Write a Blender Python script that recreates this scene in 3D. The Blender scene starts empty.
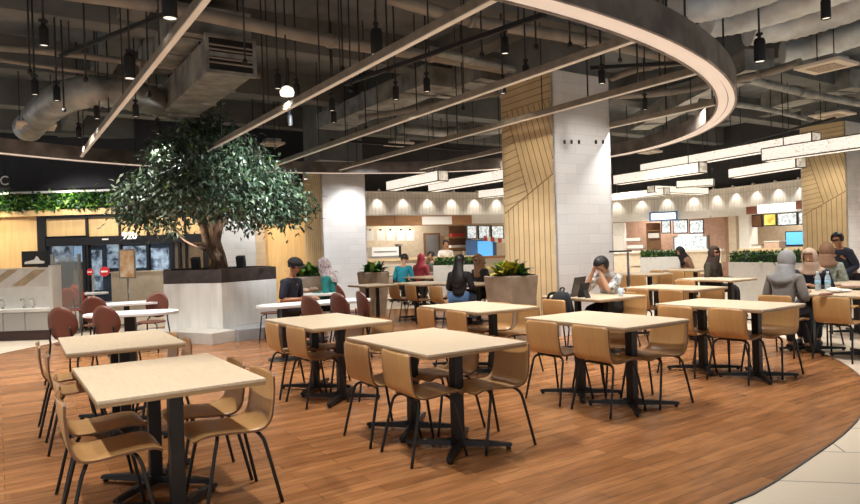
import bpy, bmesh, math, random
from mathutils import Vector, Matrix
random.seed(7)
PI = math.pi
S = bpy.context.scene
C = S.collection
UP = Vector((0, 0, 1))
# ------------------------------------------------------------------ camera
F, PIT, CH, ROLL = 654.4, .005, 1.441, -.0319
fw = Vector((0, math.cos(PIT), -math.sin(PIT))); upv = Vector((0, math.sin(PIT), math.cos(PIT))); rt = Vector((1, 0, 0))
cr, sr = math.cos(ROLL), math.sin(ROLL)
R2 = rt*cr + upv*sr; U2 = upv*cr - rt*sr
cam = bpy.data.cameras.new('camera'); co = bpy.data.objects.new('camera', cam); C.objects.link(co)
M = Matrix((R2, U2, -fw)).transposed().to_4x4(); M.translation = Vector((0, 0, CH)); co.matrix_world = M
cam.lens = F/860*36; cam.sensor_width = 36; cam.clip_end = 200; S.camera = co
def ray(x, y): return fw + R2*((x-430)/F) - U2*((y-252)/F)
def gz(x, y, z=0):           # point of the place seen at x, y that lies at height z
    d = ray(x, y); return Vector((0, 0, CH)) + d*((z-CH)/d.z)
def gy(x, y, Y):             # the same, at distance Y
    d = ray(x, y); return Vector((0, 0, CH)) + d*(Y/d.y)
def gn(x, y, p, n):          # the same, on a vertical plane
    d = ray(x, y); o = Vector((0, 0, CH)); return o + d*((Vector(p)-o).dot(n)/d.dot(n))
TH = .585
# ------------------------------------------------------------------ materials
def srgb(r, g, b):
    f = lambda c: (c/255/12.92) if c/255 <= .04045 else ((c/255+.055)/1.055)**2.4
    return (f(r), f(g), f(b), 1)
def nt(name):
    m = bpy.data.materials.new(name); m.use_nodes = True
    return m, m.node_tree.nodes, m.node_tree.links, m.node_tree.nodes['Principled BSDF']
def mat(name, col, rough=.5, metal=0, emit=0, ecol=None, var=0, scale=8, stretch=(1, 1, 1), bump=0, col2=None, spec=.5, trans=0, coords='Object'):
    m, N, L, b = nt(name)
    b.inputs['Base Color'].default_value = srgb(*col)
    b.inputs['Roughness'].default_value = rough; b.inputs['Metallic'].default_value = metal
    b.inputs['Specular IOR Level'].default_value = spec
    if trans: b.inputs['Transmission Weight'].default_value = trans
    if emit:
        b.inputs['Emission Color'].default_value = srgb(*(ecol or col)); b.inputs['Emission Strength'].default_value = emit
    if var or bump or col2:
        tc = N.new('ShaderNodeTexCoord'); mp = N.new('ShaderNodeMapping'); nz = N.new('ShaderNodeTexNoise')
        mp.inputs['Scale'].default_value = stretch; nz.inputs['Scale'].default_value = scale; nz.inputs['Detail'].default_value = 4
        L.new(tc.outputs[coords], mp.inputs['Vector']); L.new(mp.outputs[0], nz.inputs['Vector'])
        if var or col2:
            c1 = col; c2 = col2 or tuple(max(0, c*(1-var)) for c in col)
            rp = N.new('ShaderNodeValToRGB'); rp.color_ramp.elements[0].position = .35; rp.color_ramp.elements[1].position = .65
            rp.color_ramp.elements[0].color = srgb(*c2); rp.color_ramp.elements[1].color = srgb(*c1)
            L.new(nz.outputs['Fac'], rp.inputs[0]); L.new(rp.outputs[0], b.inputs['Base Color'])
            if emit: L.new(rp.outputs[0], b.inputs['Emission Color'])
        if bump:
            bp = N.new('ShaderNodeBump'); bp.inputs['Strength'].default_value = bump; bp.inputs['Distance'].default_value = .02
            L.new(nz.outputs['Fac'], bp.inputs['Height']); L.new(bp.outputs[0], b.inputs['Normal'])
    return m
def brickmat(name, c1, c2, cm, w, h, mortar, rot=0, rough=.5, off=.5, grain=0, spec=.5, rot3=None, gx=6, bump=0):
    m, N, L, b = nt(name)
    tc = N.new('ShaderNodeTexCoord'); mp = N.new('ShaderNodeMapping'); br = N.new('ShaderNodeTexBrick')
    mp.inputs['Rotation'].default_value = rot3 or (0, 0, rot)
    br.inputs['Scale'].default_value = 1; br.inputs['Brick Width'].default_value = w; br.inputs['Row Height'].default_value = h
    br.inputs['Mortar Size'].default_value = mortar; br.inputs['Mortar Smooth'].default_value = .1; br.offset = off
    br.inputs['Color1'].default_value = srgb(*c1); br.inputs['Color2'].default_value = srgb(*c2); br.inputs['Mortar'].default_value = srgb(*cm)
    L.new(tc.outputs['Object'], mp.inputs['Vector']); L.new(mp.outputs[0], br.inputs['Vector'])
    out = br.outputs['Color']
    if grain:
        m2 = N.new('ShaderNodeMapping'); m2.inputs['Scale'].default_value = (1.2, gx*2, 1); nz = N.new('ShaderNodeTexNoise'); nz.inputs['Scale'].default_value = 2.5; nz.inputs['Detail'].default_value = 5
        L.new(mp.outputs[0], m2.inputs['Vector']); L.new(m2.outputs[0], nz.inputs['Vector'])
        mr = N.new('ShaderNodeMapRange'); mr.inputs[1].default_value = .3; mr.inputs[2].default_value = .7; mr.inputs[3].default_value = 1-grain; mr.inputs[4].default_value = 1+grain*.4
        L.new(nz.outputs['Fac'], mr.inputs[0])
        mx = N.new('ShaderNodeMix'); mx.data_type = 'RGBA'; mx.blend_type = 'MULTIPLY'; mx.inputs[0].default_value = 1
        L.new(out, mx.inputs[6]); L.new(mr.outputs[0], mx.inputs[7]); out = mx.outputs[2]
    L.new(out, b.inputs['Base Color']); b.inputs['Roughness'].default_value = rough; b.inputs['Specular IOR Level'].default_value = spec
    if bump:
        bp = N.new('ShaderNodeBump'); bp.inputs['Strength'].default_value = bump; bp.inputs['Distance'].default_value = .01; bp.invert = True
        L.new(br.outputs['Fac'], bp.inputs['Height']); L.new(bp.outputs[0], b.inputs['Normal'])
    return m
def glassmat(name, col, alpha, rough=.05):
    m, N, L, b = nt(name)
    b.inputs['Base Color'].default_value = srgb(*col); b.inputs['Roughness'].default_value = rough; b.inputs['Alpha'].default_value = alpha
    return m
X = {}
X['table'] = mat('table_laminate', (211, 190, 162), .38, var=.05, scale=5, stretch=(14, 1.2, 1))
X['table_edge'] = mat('table_edge_band', (158, 126, 90), .5)
X['white_top'] = mat('white_laminate', (232, 230, 228), .35, var=.02)
X['ply'] = mat('bent_plywood', (200, 154, 99), .36, var=.05, scale=3, stretch=(7, .8, .8))
X['ply_edge'] = mat('plywood_edge', (112, 74, 46), .5)
X['brown_shell'] = mat('red_brown_shell', (108, 58, 42), .45, var=.12, scale=6)
X['orange_shell'] = mat('orange_shell', (186, 74, 44), .45)
X['black_steel'] = mat('black_steel', (30, 26, 25), .42, metal=.2, var=.1)
X['floor_wood'] = brickmat('wood_planks', (170, 116, 72), (140, 91, 53), (108, 70, 44), .95, .11, (.0022), -TH, .27, .37, .34, .5, gx=4)
X['tile'] = brickmat('floor_tiles', (230, 214, 192), (224, 207, 184), (140, 128, 114), 1.2, .6, .006, .2, .4, .5, 0)
X['edge_trim'] = mat('dark_floor_trim', (60, 48, 42), .5)
X['ceiling'] = mat('ceiling_concrete', (120, 126, 130), .9, var=.3, scale=1.2)
X['beam'] = mat('beam_concrete', (112, 114, 112), .9, var=.15, scale=2)
X['dark_wall'] = mat('dark_wall', (52, 51, 53), .85, var=.1, scale=2)
X['bulkhead'] = mat('bulkhead_panel', (50, 50, 55), .8, var=.08)
X['cream_wall'] = mat('cream_wall', (206, 190, 166), .7, var=.05)
X['white'] = mat('white_paint', (226, 222, 214), .55, var=.03)
X['grey_paint'] = mat('grey_paint', (170, 168, 164), .55, var=.06)
X['galv'] = mat('galvanised_sheet', (172, 172, 166), .45, metal=.4, var=.3, scale=3, bump=.15)
X['foil'] = mat('foil_insulation', (228, 238, 244), .4, metal=.1, var=.22, scale=2.2, stretch=(1, 1, 1), bump=.6)
X['pipe'] = mat('painted_pipe', (146, 138, 128), .55, var=.15, scale=3)
X['black'] = mat('black_matte', (22, 21, 22), .6, var=.1)
X['fascia'] = mat('ring_fascia', (138, 128, 120), .42, metal=.3, var=.3, scale=3)
X['ring_glow'] = mat('ring_diffuser', (236, 224, 212), .6, emit=.2, ecol=(255, 236, 220))
X['bar_metal'] = mat('bar_channel', (150, 138, 122), .5, metal=.2, var=.15)
X['bar_glow'] = mat('bar_diffuser', (214, 204, 190), .6, emit=.08, ecol=(255, 236, 214))  # slight glow added so the bar undersides do not render dark
X['lens'] = mat('lamp_lens', (255, 244, 226), .5, emit=.6)
X['lamp_white'] = mat('white_lamp_housing', (214, 206, 194), .5)
X['vent'] = mat('air_diffuser_white', (222, 210, 194), .5)
X['vent_in'] = mat('air_diffuser_core', (186, 170, 150), .6, var=.3, scale=30)
X['beige_panel'] = mat('beige_slat_panel', (222, 196, 152), .5, var=.07, scale=3)
X['groove'] = mat('panel_groove', (146, 120, 84), .7)
X['amber'] = mat('amber_timber_wall', (224, 186, 128), .5, var=.07, scale=3, stretch=(6, 6, .5))
X['col_tile'] = brickmat('white_wall_tiles', (228, 226, 224), (219, 218, 217), (206, 204, 202), .5, .16, .003, 0, .2, .5, 0, rot3=(PI/2, 0, 0), bump=.25)
X['conc_planter'] = mat('concrete_planter', (180, 162, 140), .7, var=.12, scale=5)
X['planter_white'] = mat('planter_marble', (238, 235, 229), .4, var=.06, scale=2.5, stretch=(3, 3, .6))
X['planter_step'] = mat('planter_step_stone', (206, 200, 190), .5, var=.05)
X['step_grey'] = mat('step_grey_stone', (158, 158, 160), .5, var=.06)
X['rim'] = mat('planter_rim_timber', (70, 58, 54), .5, var=.25, scale=8)
X['soil'] = mat('soil', (48, 36, 28), .95, var=.4, scale=30)
X['bark'] = mat('bark', (132, 100, 76), .8, var=.4, scale=14, stretch=(2, 2, .5), bump=.4)
def leaf(n, c): return mat(n, c, .4, var=.35, scale=11, spec=.5)
X['lf1'] = leaf('leaf_dark', (56, 78, 56)); X['lf2'] = leaf('leaf_mid', (88, 108, 80)); X['lf3'] = leaf('leaf_light', (140, 154, 128)); X['lf4'] = leaf('leaf_lime', (126, 158, 52))
X['gw1'] = leaf('wall_leaf_dark', (24, 62, 22)); X['gw2'] = leaf('wall_leaf_mid', (62, 118, 36)); X['gw3'] = leaf('wall_leaf_light', (142, 186, 76))
X['yel'] = leaf('bromeliad_yellow', (196, 184, 60))
X['lantern'] = mat('lantern_panel', (255, 250, 238), .6, emit=.5, ecol=(255, 248, 234), col2=(226, 216, 196), scale=22, stretch=(1, 1, 1))
def lantern_mat(name, col, line, em):
    m, N, L, b = nt(name); tc = N.new('ShaderNodeTexCoord'); vo = N.new('ShaderNodeTexVoronoi'); vo.feature = 'DISTANCE_TO_EDGE'; vo.inputs['Scale'].default_value = 20
    rp = N.new('ShaderNodeValToRGB'); rp.color_ramp.elements[0].position = .0; rp.color_ramp.elements[1].position = .09; rp.color_ramp.elements[0].color = srgb(*line); rp.color_ramp.elements[1].color = srgb(*col)
    L.new(tc.outputs['Object'], vo.inputs['Vector']); L.new(vo.outputs['Distance'], rp.inputs[0]); L.new(rp.outputs[0], b.inputs['Base Color']); L.new(rp.outputs[0], b.inputs['Emission Color']); b.inputs['Emission Strength'].default_value = em; return m
X['lantern'] = lantern_mat('lantern_panel', (255, 248, 236), (178, 164, 142), .46)
X['lantern_cap'] = mat('lantern_end_panel', (226, 216, 198), .6, emit=.35, ecol=(255, 240, 215), col2=(170, 158, 140), scale=9)
X['lframe'] = mat('lantern_frame', (74, 64, 54), .5)
X['rib'] = brickmat('ribbed_header', (226, 220, 210), (216, 209, 199), (170, 163, 153), .12, 3, .006, 0, .6, 0, 0, rot3=(PI/2, 0, 0))
X['sign_timber'] = mat('sign_timber', (172, 124, 80), .5, var=.12, scale=3, stretch=(.6, 1, 6))
X['shelf_brown'] = mat('shelf_brown', (134, 96, 66), .6, var=.12)
X['red_brown'] = mat('red_brown_board', (130, 76, 56), .6)
X['stall_back'] = mat('stall_back_wall', (206, 188, 162), .7, var=.06)
X['pink_back'] = mat('stall_rose_wall', (196, 158, 136), .7, var=.08)
X['scr_frame'] = mat('screen_bezel', (34, 34, 38), .4)
X['scr1'] = mat('menu_screen_white', (236, 238, 240), .3, emit=.45, col2=(150, 164, 164), scale=14)
X['scr2'] = mat('menu_screen_yellow', (236, 224, 128), .3, emit=.45, col2=(200, 170, 60), scale=6)
X['scr3'] = mat('blue_screen', (92, 172, 228), .3, emit=.45)
X['sign_lit'] = mat('lit_sign_white', (250, 250, 248), .4, emit=.45)
X['sign_blue'] = mat('lit_sign_blue', (170, 205, 240), .4, emit=.45)
X['blue_frame'] = mat('blue_sign_frame', (64, 100, 150), .5)
X['paper'] = mat('paper', (236, 232, 224), .7)
X['poster'] = mat('poster_print', (244, 220, 184), .5, col2=(222, 160, 96), scale=7)
X['red'] = mat('red_disc', (196, 38, 42), .5)
X['stripe_red'] = mat('red_stripe', (196, 60, 58), .6)
X['door_glass'] = glassmat('door_glass', (34, 44, 56), .3)
X['clear_glass'] = glassmat('clear_glass', (210, 220, 220), .22)
X['frame_black'] = mat('black_frame', (26, 24, 26), .4, metal=.3)
X['shop_dark'] = mat('shop_interior', (48, 62, 82), .8, col2=(22, 28, 38), scale=1.6)
X['shop_lit'] = mat('lit_shop_window', (196, 216, 234), .5, emit=.45, col2=(34, 46, 64), scale=5)
X['marble_w'] = mat('white_marble', (220, 212, 202), .35, var=.08, scale=4)
X['marble_t'] = mat('tan_marble', (186, 162, 128), .4, var=.12, scale=5)
X['cab'] = mat('cabinet_grey', (176, 172, 168), .5)
X['plinth'] = mat('dark_plinth', (70, 48, 42), .6)
X['chrome'] = mat('chrome', (200, 200, 200), .2, metal=1)
X['skin'] = mat('skin', (196, 148, 118), .5, var=.05); X['skin2'] = mat('skin_tan', (176, 124, 92), .5, var=.05)
X['hair'] = mat('black_hair', (20, 17, 17), .45)
X['eye'] = mat('eye_dark', (24, 18, 16), .3); X['lip'] = mat('lip', (158, 88, 78), .5)
def cloth(n, c, v=.12): return mat(n, c, .85, var=v, scale=9, bump=.15)
X['c_black'] = cloth('black_cloth', (30, 28, 32)); X['c_navy'] = cloth('navy_cloth', (34, 38, 54)); X['c_grey'] = cloth('grey_cloth', (132, 126, 120)); X['c_greyh'] = cloth('grey_scarf', (150, 148, 148))
X['c_beige'] = cloth('beige_scarf', (216, 186, 164)); X['c_brown'] = cloth('brown_scarf', (150, 112, 86)); X['c_dkbrown'] = cloth('dark_brown_scarf', (66, 50, 44)); X['c_olive'] = cloth('olive_cloth', (66, 58, 46))
X['c_teal'] = cloth('teal_cloth', (30, 124, 120)); X['c_cyan'] = cloth('cyan_cloth', (38, 150, 172)); X['c_rose'] = cloth('rose_cloth', (178, 62, 74)); X['c_white'] = cloth('white_cloth', (222, 214, 206))
X['c_whitep'] = mat('white_grey_pattern_cloth', (228, 224, 216), .85, col2=(96, 96, 100), scale=14); X['c_patt'] = mat('sage_pattern_cloth', (186, 190, 178), .85, col2=(110, 124, 116), scale=16)
X['c_jean'] = cloth('blue_denim', (76, 112, 156)); X['c_dkjean'] = cloth('dark_denim', (38, 44, 58)); X['c_floral'] = mat('floral_scarf', (216, 212, 212), .85, col2=(160, 130, 134), scale=26)
X['laptop'] = mat('laptop_grey', (64, 62, 62), .4, metal=.3); X['laptop_scr'] = mat('laptop_screen', (96, 88, 80), .25, col2=(60, 56, 54), scale=2)
X['bag'] = cloth('bag_black', (26, 26, 30)); X['water'] = glassmat('bottle_plastic', (206, 220, 226), .5, .1); X['cap_w'] = mat('bottle_cap', (210, 224, 236), .4); X['label_b'] = mat('bottle_label', (150, 196, 222), .5)
X['steel'] = mat('brushed_steel', (150, 148, 146), .35, metal=.7)
# ------------------------------------------------------------------ mesh helpers
def NB(): return bmesh.new()
def setm(fs, mi):
    for f in fs: f.material_index = mi
def box(bm, c, s, rz=0, mi=0, ry=0, rx=0):
    r = bmesh.ops.create_cube(bm, size=1)
    mt = Matrix.Translation(Vector(c)) @ Matrix.Rotation(rz, 4, 'Z') @ Matrix.Rotation(ry, 4, 'Y') @ Matrix.Rotation(rx, 4, 'X') @ Matrix.Diagonal((s[0], s[1], s[2], 1))
    bmesh.ops.transform(bm, matrix=mt, verts=r['verts'])
    setm({f for v in r['verts'] for f in v.link_faces}, mi); return r['verts']
def tube(bm, pts, r, seg=8, mi=0, rs=None):
    pts = [Vector(p) for p in pts]; rings = []; n = len(pts); a = None
    for i, p in enumerate(pts):
        t = (pts[min(i+1, n-1)]-pts[max(i-1, 0)]).normalized()
        if a is None:
            a = t.orthogonal().normalized()
        else:
            a = (a - t*a.dot(t)); a = a.normalized() if a.length > 1e-6 else t.orthogonal().normalized()
        b = t.cross(a); rr = rs[i] if rs else r
        rings.append([bm.verts.new(p + (a*math.cos(2*PI*k/seg)+b*math.sin(2*PI*k/seg))*rr) for k in range(seg)])
    for i in range(n-1):
        for k in range(seg):
            f = bm.faces.new((rings[i][k], rings[i][(k+1) % seg], rings[i+1][(k+1) % seg], rings[i+1][k])); f.material_index = mi; f.smooth = True
    for rg in (rings[0][::-1], rings[-1]):
        f = bm.faces.new(rg); f.material_index = mi
def lathe(bm, prof, c=(0, 0, 0), seg=16, mi=0, smooth=True):
    c = Vector(c); rings = []
    for r, z in prof: rings.append([bm.verts.new(c + Vector((r*math.cos(2*PI*k/seg), r*math.sin(2*PI*k/seg), z))) for k in range(seg)])
    for i in range(len(prof)-1):
        for k in range(seg):
            f = bm.faces.new((rings[i][k], rings[i][(k+1) % seg], rings[i+1][(k+1) % seg], rings[i+1][k])); f.material_index = mi; f.smooth = smooth
    f = bm.faces.new(rings[0][::-1]); f.material_index = mi; f = bm.faces.new(rings[-1]); f.material_index = mi
def prism(bm, poly, z0, z1, mi=0, side=None, scale=None):
    a = [bm.verts.new((p[0], p[1], z0)) for p in poly]; q = scale or poly
    b = [bm.verts.new((p[0], p[1], z1)) for p in q]; n = len(poly)
    area = sum(poly[i][0]*poly[(i+1) % n][1]-poly[(i+1) % n][0]*poly[i][1] for i in range(n))
    if area < 0: a.reverse(); b.reverse()
    f1 = bm.faces.new(a[::-1]); f2 = bm.faces.new(b); f1.material_index = f2.material_index = mi
    for i in range(n):
        f = bm.faces.new((a[i], a[(i+1) % n], b[(i+1) % n], b[i])); f.material_index = mi if side is None else side
def slab(bm, pts, n, t, mi=0):     # a flat polygon of 3D points given thickness t along n
    n = Vector(n).normalized(); a = [bm.verts.new(Vector(p)) for p in pts]; b = [bm.verts.new(Vector(p)+n*t) for p in pts]; k = len(a)
    fs = [bm.faces.new(a[::-1]), bm.faces.new(b)] + [bm.faces.new((a[i], a[(i+1) % k], b[(i+1) % k], b[i])) for i in range(k)]
    setm(fs, mi); bmesh.ops.recalc_face_normals(bm, faces=fs)
def ball(bm, c, s, mi=0, seg=12, rot=None):
    r = bmesh.ops.create_uvsphere(bm, u_segments=seg, v_segments=max(6, seg*2//3), radius=1)
    mt = Matrix.Translation(Vector(c)) @ (rot or Matrix.Identity(4)) @ Matrix.Diagonal((s[0], s[1], s[2], 1))
    bmesh.ops.transform(bm, matrix=mt, verts=r['verts'])
    for f in {f for v in r['verts'] for f in v.link_faces}: f.material_index = mi; f.smooth = True
def obj(name, bm, mats, parent=None, bevel=0, loc=None, rz=0, solid=0, noauto=False):
    me = bpy.data.meshes.new(name); bm.to_mesh(me); bm.free()
    for m in (mats if isinstance(mats, (list, tuple)) else [mats]): me.materials.append(X[m] if isinstance(m, str) else m)
    o = bpy.data.objects.new(name, me); C.objects.link(o)
    if parent is not None: o.parent = parent
    if loc is not None: o.location = loc
    o.rotation_euler.z = rz
    if bevel:
        bv = o.modifiers.new('bevel', 'BEVEL'); bv.width = bevel; bv.segments = 2; bv.limit_method = 'ANGLE'
    if solid:
        sd = o.modifiers.new('solid', 'SOLIDIFY'); sd.thickness = solid; sd.offset = 0
    return o
def tag(o, label, cat, group=None, kind=None):
    o['label'] = label; o['category'] = cat
    if group: o['group'] = group
    if kind: o['kind'] = kind
    return o
def thing(name, label, cat, loc=(0, 0, 0), rz=0, group=None):
    o = bpy.data.objects.new(name, None); C.objects.link(o); o.location = loc; o.rotation_euler = (0, 0, rz); o.empty_display_size = .1
    return tag(o, label, cat, group)
def struct(name, bm, mats, label, cat, bevel=0, **k):
    return tag(obj(name, bm, mats, None, bevel, **k), label, cat, None, 'structure')
KIDS = {}
def kids(o): return [c for c in bpy.data.objects if c.parent == o]
def dup(o, parent=None, K=None):
    c = o.copy(); C.objects.link(c); c.parent = parent
    for ch in (K.get(o.name, []) if K else kids(o)): dup(ch, c, K)
    return c
def place(proto, first, loc, rz, label, group=None, name=None):
    o = proto if first else dup(proto, None, KIDS)
    o.location = loc; o.rotation_euler = (0, 0, rz); o['label'] = label
    if group: o['group'] = group
    return o
def cat_rom(pts, n):
    out = []; P = [pts[0]]+list(pts)+[pts[-1]]
    for i in range(1, len(P)-2):
        p0, p1, p2, p3 = (Vector(q) for q in P[i-1:i+3])
        for k in range(n):
            t = k/n; out.append(.5*((2*p1)+(-p0+p2)*t+(2*p0-5*p1+4*p2-p3)*t*t+(-p0+3*p1-3*p2+p3)*t**3))
    out.append(Vector(pts[-1])); return out
# ------------------------------------------------------------------ setting: floor, ceiling, walls
bm = NB(); box(bm, (0, 11, -.05), (34, 38, .1)); struct('floor', bm, 'tile', 'cream stone tile floor around the wooden dining area', 'floor')
rad = [(-180, 5.92), (-150, 5.9), (-120, 6.0), (-90, 6.1), (-64.5, 6.04), (-61, 5.97), (-55.5, 5.86), (-48.4, 5.81), (-39.5, 5.79), (-10, 5.85), (30, 6.3), (70, 6.9), (110, 6.9), (150, 6.2), (168, 5.92), (180, 5.92)]
def rr(a):
    for (a0, r0), (a1, r1) in zip(rad, rad[1:]):
        if a0 <= a <= a1: return r0+(r1-r0)*(a-a0)/(a1-a0)
poly = []
for k in range(144):
    a = -180+k*2.5; r = (rr(a)+rr(max(-180, a-2.5))+rr(min(180, a+2.5)))/3; poly.append((-1+r*math.cos(math.radians(a)), 9+r*math.sin(math.radians(a))))
bm = NB(); prism(bm, poly, -.02, .006); struct('floor_wood', bm, 'floor_wood', 'rounded area of orange-brown wood plank flooring under the tables', 'floor')
bm = NB()
o2 = [(-1+(p[0]+1)*1.002, 9+(p[1]-9)*1.002) for p in poly]
for i in range(144):
    j = (i+1) % 144; prism(bm, [poly[i], poly[j], o2[j], o2[i]], -.01, .0065)
struct('trim_1', bm, 'edge_trim', 'dark curved metal strip edging the wooden floor', 'trim')
bm = NB(); box(bm, (0, 11, 5.4), (34, 38, .2)); struct('ceiling', bm, 'ceiling', 'dark exposed concrete ceiling slab above the ducts', 'ceiling')
dv = Vector((math.cos(TH), math.sin(TH), 0)); du = Vector((math.sin(TH), -math.cos(TH), 0))
bm = NB()
for k in range(-3, 6): box(bm, Vector((0, 11, 5.02))+du*(-k*3.1+2), (34, .42, .58), TH)
for k in (-2, -1, 0, 1, 2): box(bm, Vector((0, 11, 5.06))+dv*(k*5.4+1), (.36, 34, .5), TH)
struct('ceiling_beam', bm, 'beam', 'grey-brown concrete beam grid under the ceiling slab', 'beam')
# back walls (behind the food stalls), one polyline
WP = [Vector((-3.4, 18.6, 0)), Vector((2.6, 21.6, 0)), Vector((6.8, 25.2, 0)), Vector((9.9, 23.2, 0)), Vector((12.6, 17.5, 0)), Vector((14.5, 12, 0))]
for i, (a, b) in enumerate(zip(WP, WP[1:])):
    bm = NB(); d = (b-a).normalized(); n = Vector((d.y, -d.x, 0)); q = 1.5
    a2, b2 = a-n*q, b-n*q
    prism(bm, [(a2-d*.6)[:2], (b2+d*.9)[:2], (b2+d*.9-n*.1)[:2], (a2-d*.6-n*.1)[:2]], 0, 3.3)
    struct('wall_back' if i == 0 else 'wall_back.%03d' % i, bm, 'stall_back' if i in (0, 1, 3) else 'pink_back', ['cream rear wall of the food stall with hanging white posters', 'cream rear wall behind the blue display fridge', 'rosy rear wall behind the stall counter right of the white column', 'cream rear wall of stall with lit white sign', 'rosy side wall behind the tall timber column at the edge'][i], 'wall')
    bm = NB(); prism(bm, [(a-n*.05)[:2], (b-n*.05)[:2], (b-n*.25)[:2], (a-n*.25)[:2]], 3.205, 5.3)
    struct('wall_back_upper' if i == 0 else 'wall_back_upper.%03d' % i, bm, 'dark_wall', ['dark wall above the stall header with brown sign band', 'dark wall above the stall header behind the timber column', 'dark wall above the stall header just right of white column', 'dark wall above the stall header with white lit sign', 'dark wall above header at the photo edge'][i], 'wall')
LW = 18.0   # distance of the entrance side
def wl(px, py, off=0): return gy(px, py, LW-off)
def quadbox(bm, x0, y0, x1, y1, Y, depth, mi=0):   # upright box spanning the given view rectangle at distance Y
    p = gy(x0, (y0+y1)/2, Y); q = gy(x1, (y0+y1)/2, Y); xm = (x0+x1)/2; t = gy(xm, y0, Y).z; b = gy(xm, y1, Y).z
    box(bm, ((p.x+q.x)/2, Y+depth/2, (t+b)/2), (abs(q.x-p.x), depth, abs(t-b)), 0, mi); return ((p.x+q.x)/2, Y, b, abs(q.x-p.x), abs(t-b))
bm = NB(); box(bm, (-12.85, 18.2, 1.65), (4.3, .3, 3.3)); struct('wall_left', bm, 'amber', 'amber timber wall left of the black entrance frame', 'wall')
bm = NB(); box(bm, (-5.85, 18.2, 1.5), (2.3, .3, 3.0)); box(bm, (-5.0, 18.3, 2.0), (4.2, .15, 4)); struct('wall_amber', bm, 'amber', 'amber timber wall between the white columns behind the tree', 'wall')
bm = NB(); box(bm, (-9.2, 18.25, 4.36), (12, .6, 1.88)); struct('wall_bulkhead', bm, 'bulkhead', 'dark grey bulkhead panels above the green wall', 'wall')
bm = NB(); box(bm, (-9.2, 17.9, 3.31), (12, .25, .05)); struct('trim_2', bm, 'white', 'thin pale ledge above the green plant wall', 'trim')
bm = NB(); box(bm, (-9.2, 17.95, 2.75), (12, .3, .16)); struct('trim_3', bm, 'amber', 'timber ledge below the green plant wall', 'trim')
bm = NB(); box(bm, (-9.5, 22.5, 1.6), (14, .2, 3.2)); struct('wall_shop', bm, 'shop_dark', 'dark blue shop interior seen through the glass entrance', 'wall')
# beam of scallop ceiling
# columns: slatted beige face and white tiled face
def column(corner, a, b, name, label, htop=4.18, plain=False):
    Xc, Yc = corner; A = Vector((Xc, Yc, 0)); le = A-du*a; ri = A+dv*b; bk = le+dv*b
    root = tag(obj(name, NB(), 'ceiling'), label, 'column', None, 'structure')
    bm = NB(); ins = .03
    c = (A+bk)/2; box(bm, (c.x, c.y, 2.65), (b-.06, a-.06, 5.3), TH); obj('core', bm, 'beam', root)
    # white face (normal du), local frame for tile texture
    bm = NB(); box(bm, (b/2, .015, htop/2), (b, .03, htop)); w = obj('tiled_face', bm, 'col_tile', root, loc=A, rz=TH)
    bm = NB(); box(bm, (b/2, -.015, htop/2), (b, .03, htop)); obj('tiled_face', bm, 'col_tile', root, loc=A-du*a+du*.015, rz=TH)
    bm = NB(); box(bm, (a/2, .015, htop/2), (a, .03, htop)); obj('tiled_face', bm, 'col_tile', root, loc=ri, rz=TH+PI/2)
    # beige face, in its own plane: s from left (0) to near corner (a), z up
    bm = NB(); box(bm, (a/2, .02, htop/2), (a, .04, htop))
    obj('slat_face', bm, 'beige_panel', root, loc=le, rz=math.atan2(du.y, du.x))
    bm = NB()
    def gr(p, q, w=.012):
        p, q = Vector((p[0], 0, p[1])), Vector((q[0], 0, q[1])); m = (p+q)/2; d = q-p
        box(bm, (m.x, -.001, m.z), (d.length, .006, w), 0, 0, -math.atan2(d.z, d.x))
    zl, zr = 2.0, 2.55                       # diagonal seam
    gr((.02, zl), (a-.02, zr), .02)
    n = max(4, int(a/.115))
    for i in range(1, n):
        x = a*i/n; gr((x, .02 if plain else max(.02, 1.05-x*1.0)), (x, zl+(zr-zl)*x/a-.01))
    if not plain:
        for i in range(9):
            x0, z0 = .02, 1.02-i*.13
            if z0 > 0: gr((x0, z0), (min(a-.02, x0+z0), max(.02, z0-(a-.04))))
    # upper field: leaning strips right, shallow slope strips left of them
    sx0, sx1 = .50*a, .12*a                 # seam of the upper field: from (sx0, seam) up to (sx1, 3.72)
    zt = 3.72
    zs = zl+(zr-zl)*sx0/a
    gr((sx0, zs), (sx1, zt), .016)
    lean = (sx1-sx0)/(zt-zs)
    for i in range(1, 9):
        x = sx0+i*.115; z0 = zl+(zr-zl)*min(x, a)/a
        if x < a: gr((x, z0), (x+lean*(zt-z0), zt))
        else:
            zc = zr+(x-a)/(-lean)
            if zc < zt-.1: gr((a-.01, zc), (x+lean*(zt-zr), zt))
    for i in range(1, 14):
        z = zl+i*.125
        if z > zt: break
        xs = sx0+lean*(z-zs) if z > zs else sx0
        gr((.02, z), (max(.06, xs), z+.16*xs))
    for i in range(5):
        z = zt+i*.11
        if z < htop-.03: gr((.02, z), (a-.02, z+.02))
    obj('panel_grooves', bm, 'groove', root, loc=le, rz=math.atan2(du.y, du.x))
    return root
cmain = column((1.97, 10.2), 1.23, 1.31, 'column', 'tall central square column, beige slatted face and white tiled face')
for px in (564.5, 571.5, 579, 596, 603):
    P0_ = Vector((1.97, 10.2, 0)); p = gn(px, 142, P0_+du*.012, du); bm = NB(); box(bm, (0, 0, 0), (.022, .03, .06)); obj('black_fitting', bm, 'black', cmain, loc=p, rz=TH)
column((-2.68, 16.35), 1.1, 1.25, 'column.001', 'white tiled column behind the woman in teal', 3.75, True)
column((10.42, 16.3), 1.1, 1.25, 'column.002', 'beige slatted column at the right edge behind the bending man', 4.3)
bm = NB(); box(bm, (-5.05, 17.3, 2.1), (1.15, 1.0, 4.2), 0); struct('column.003', bm, 'col_tile', 'white tiled column directly behind the tree trunk', 'column')
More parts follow.
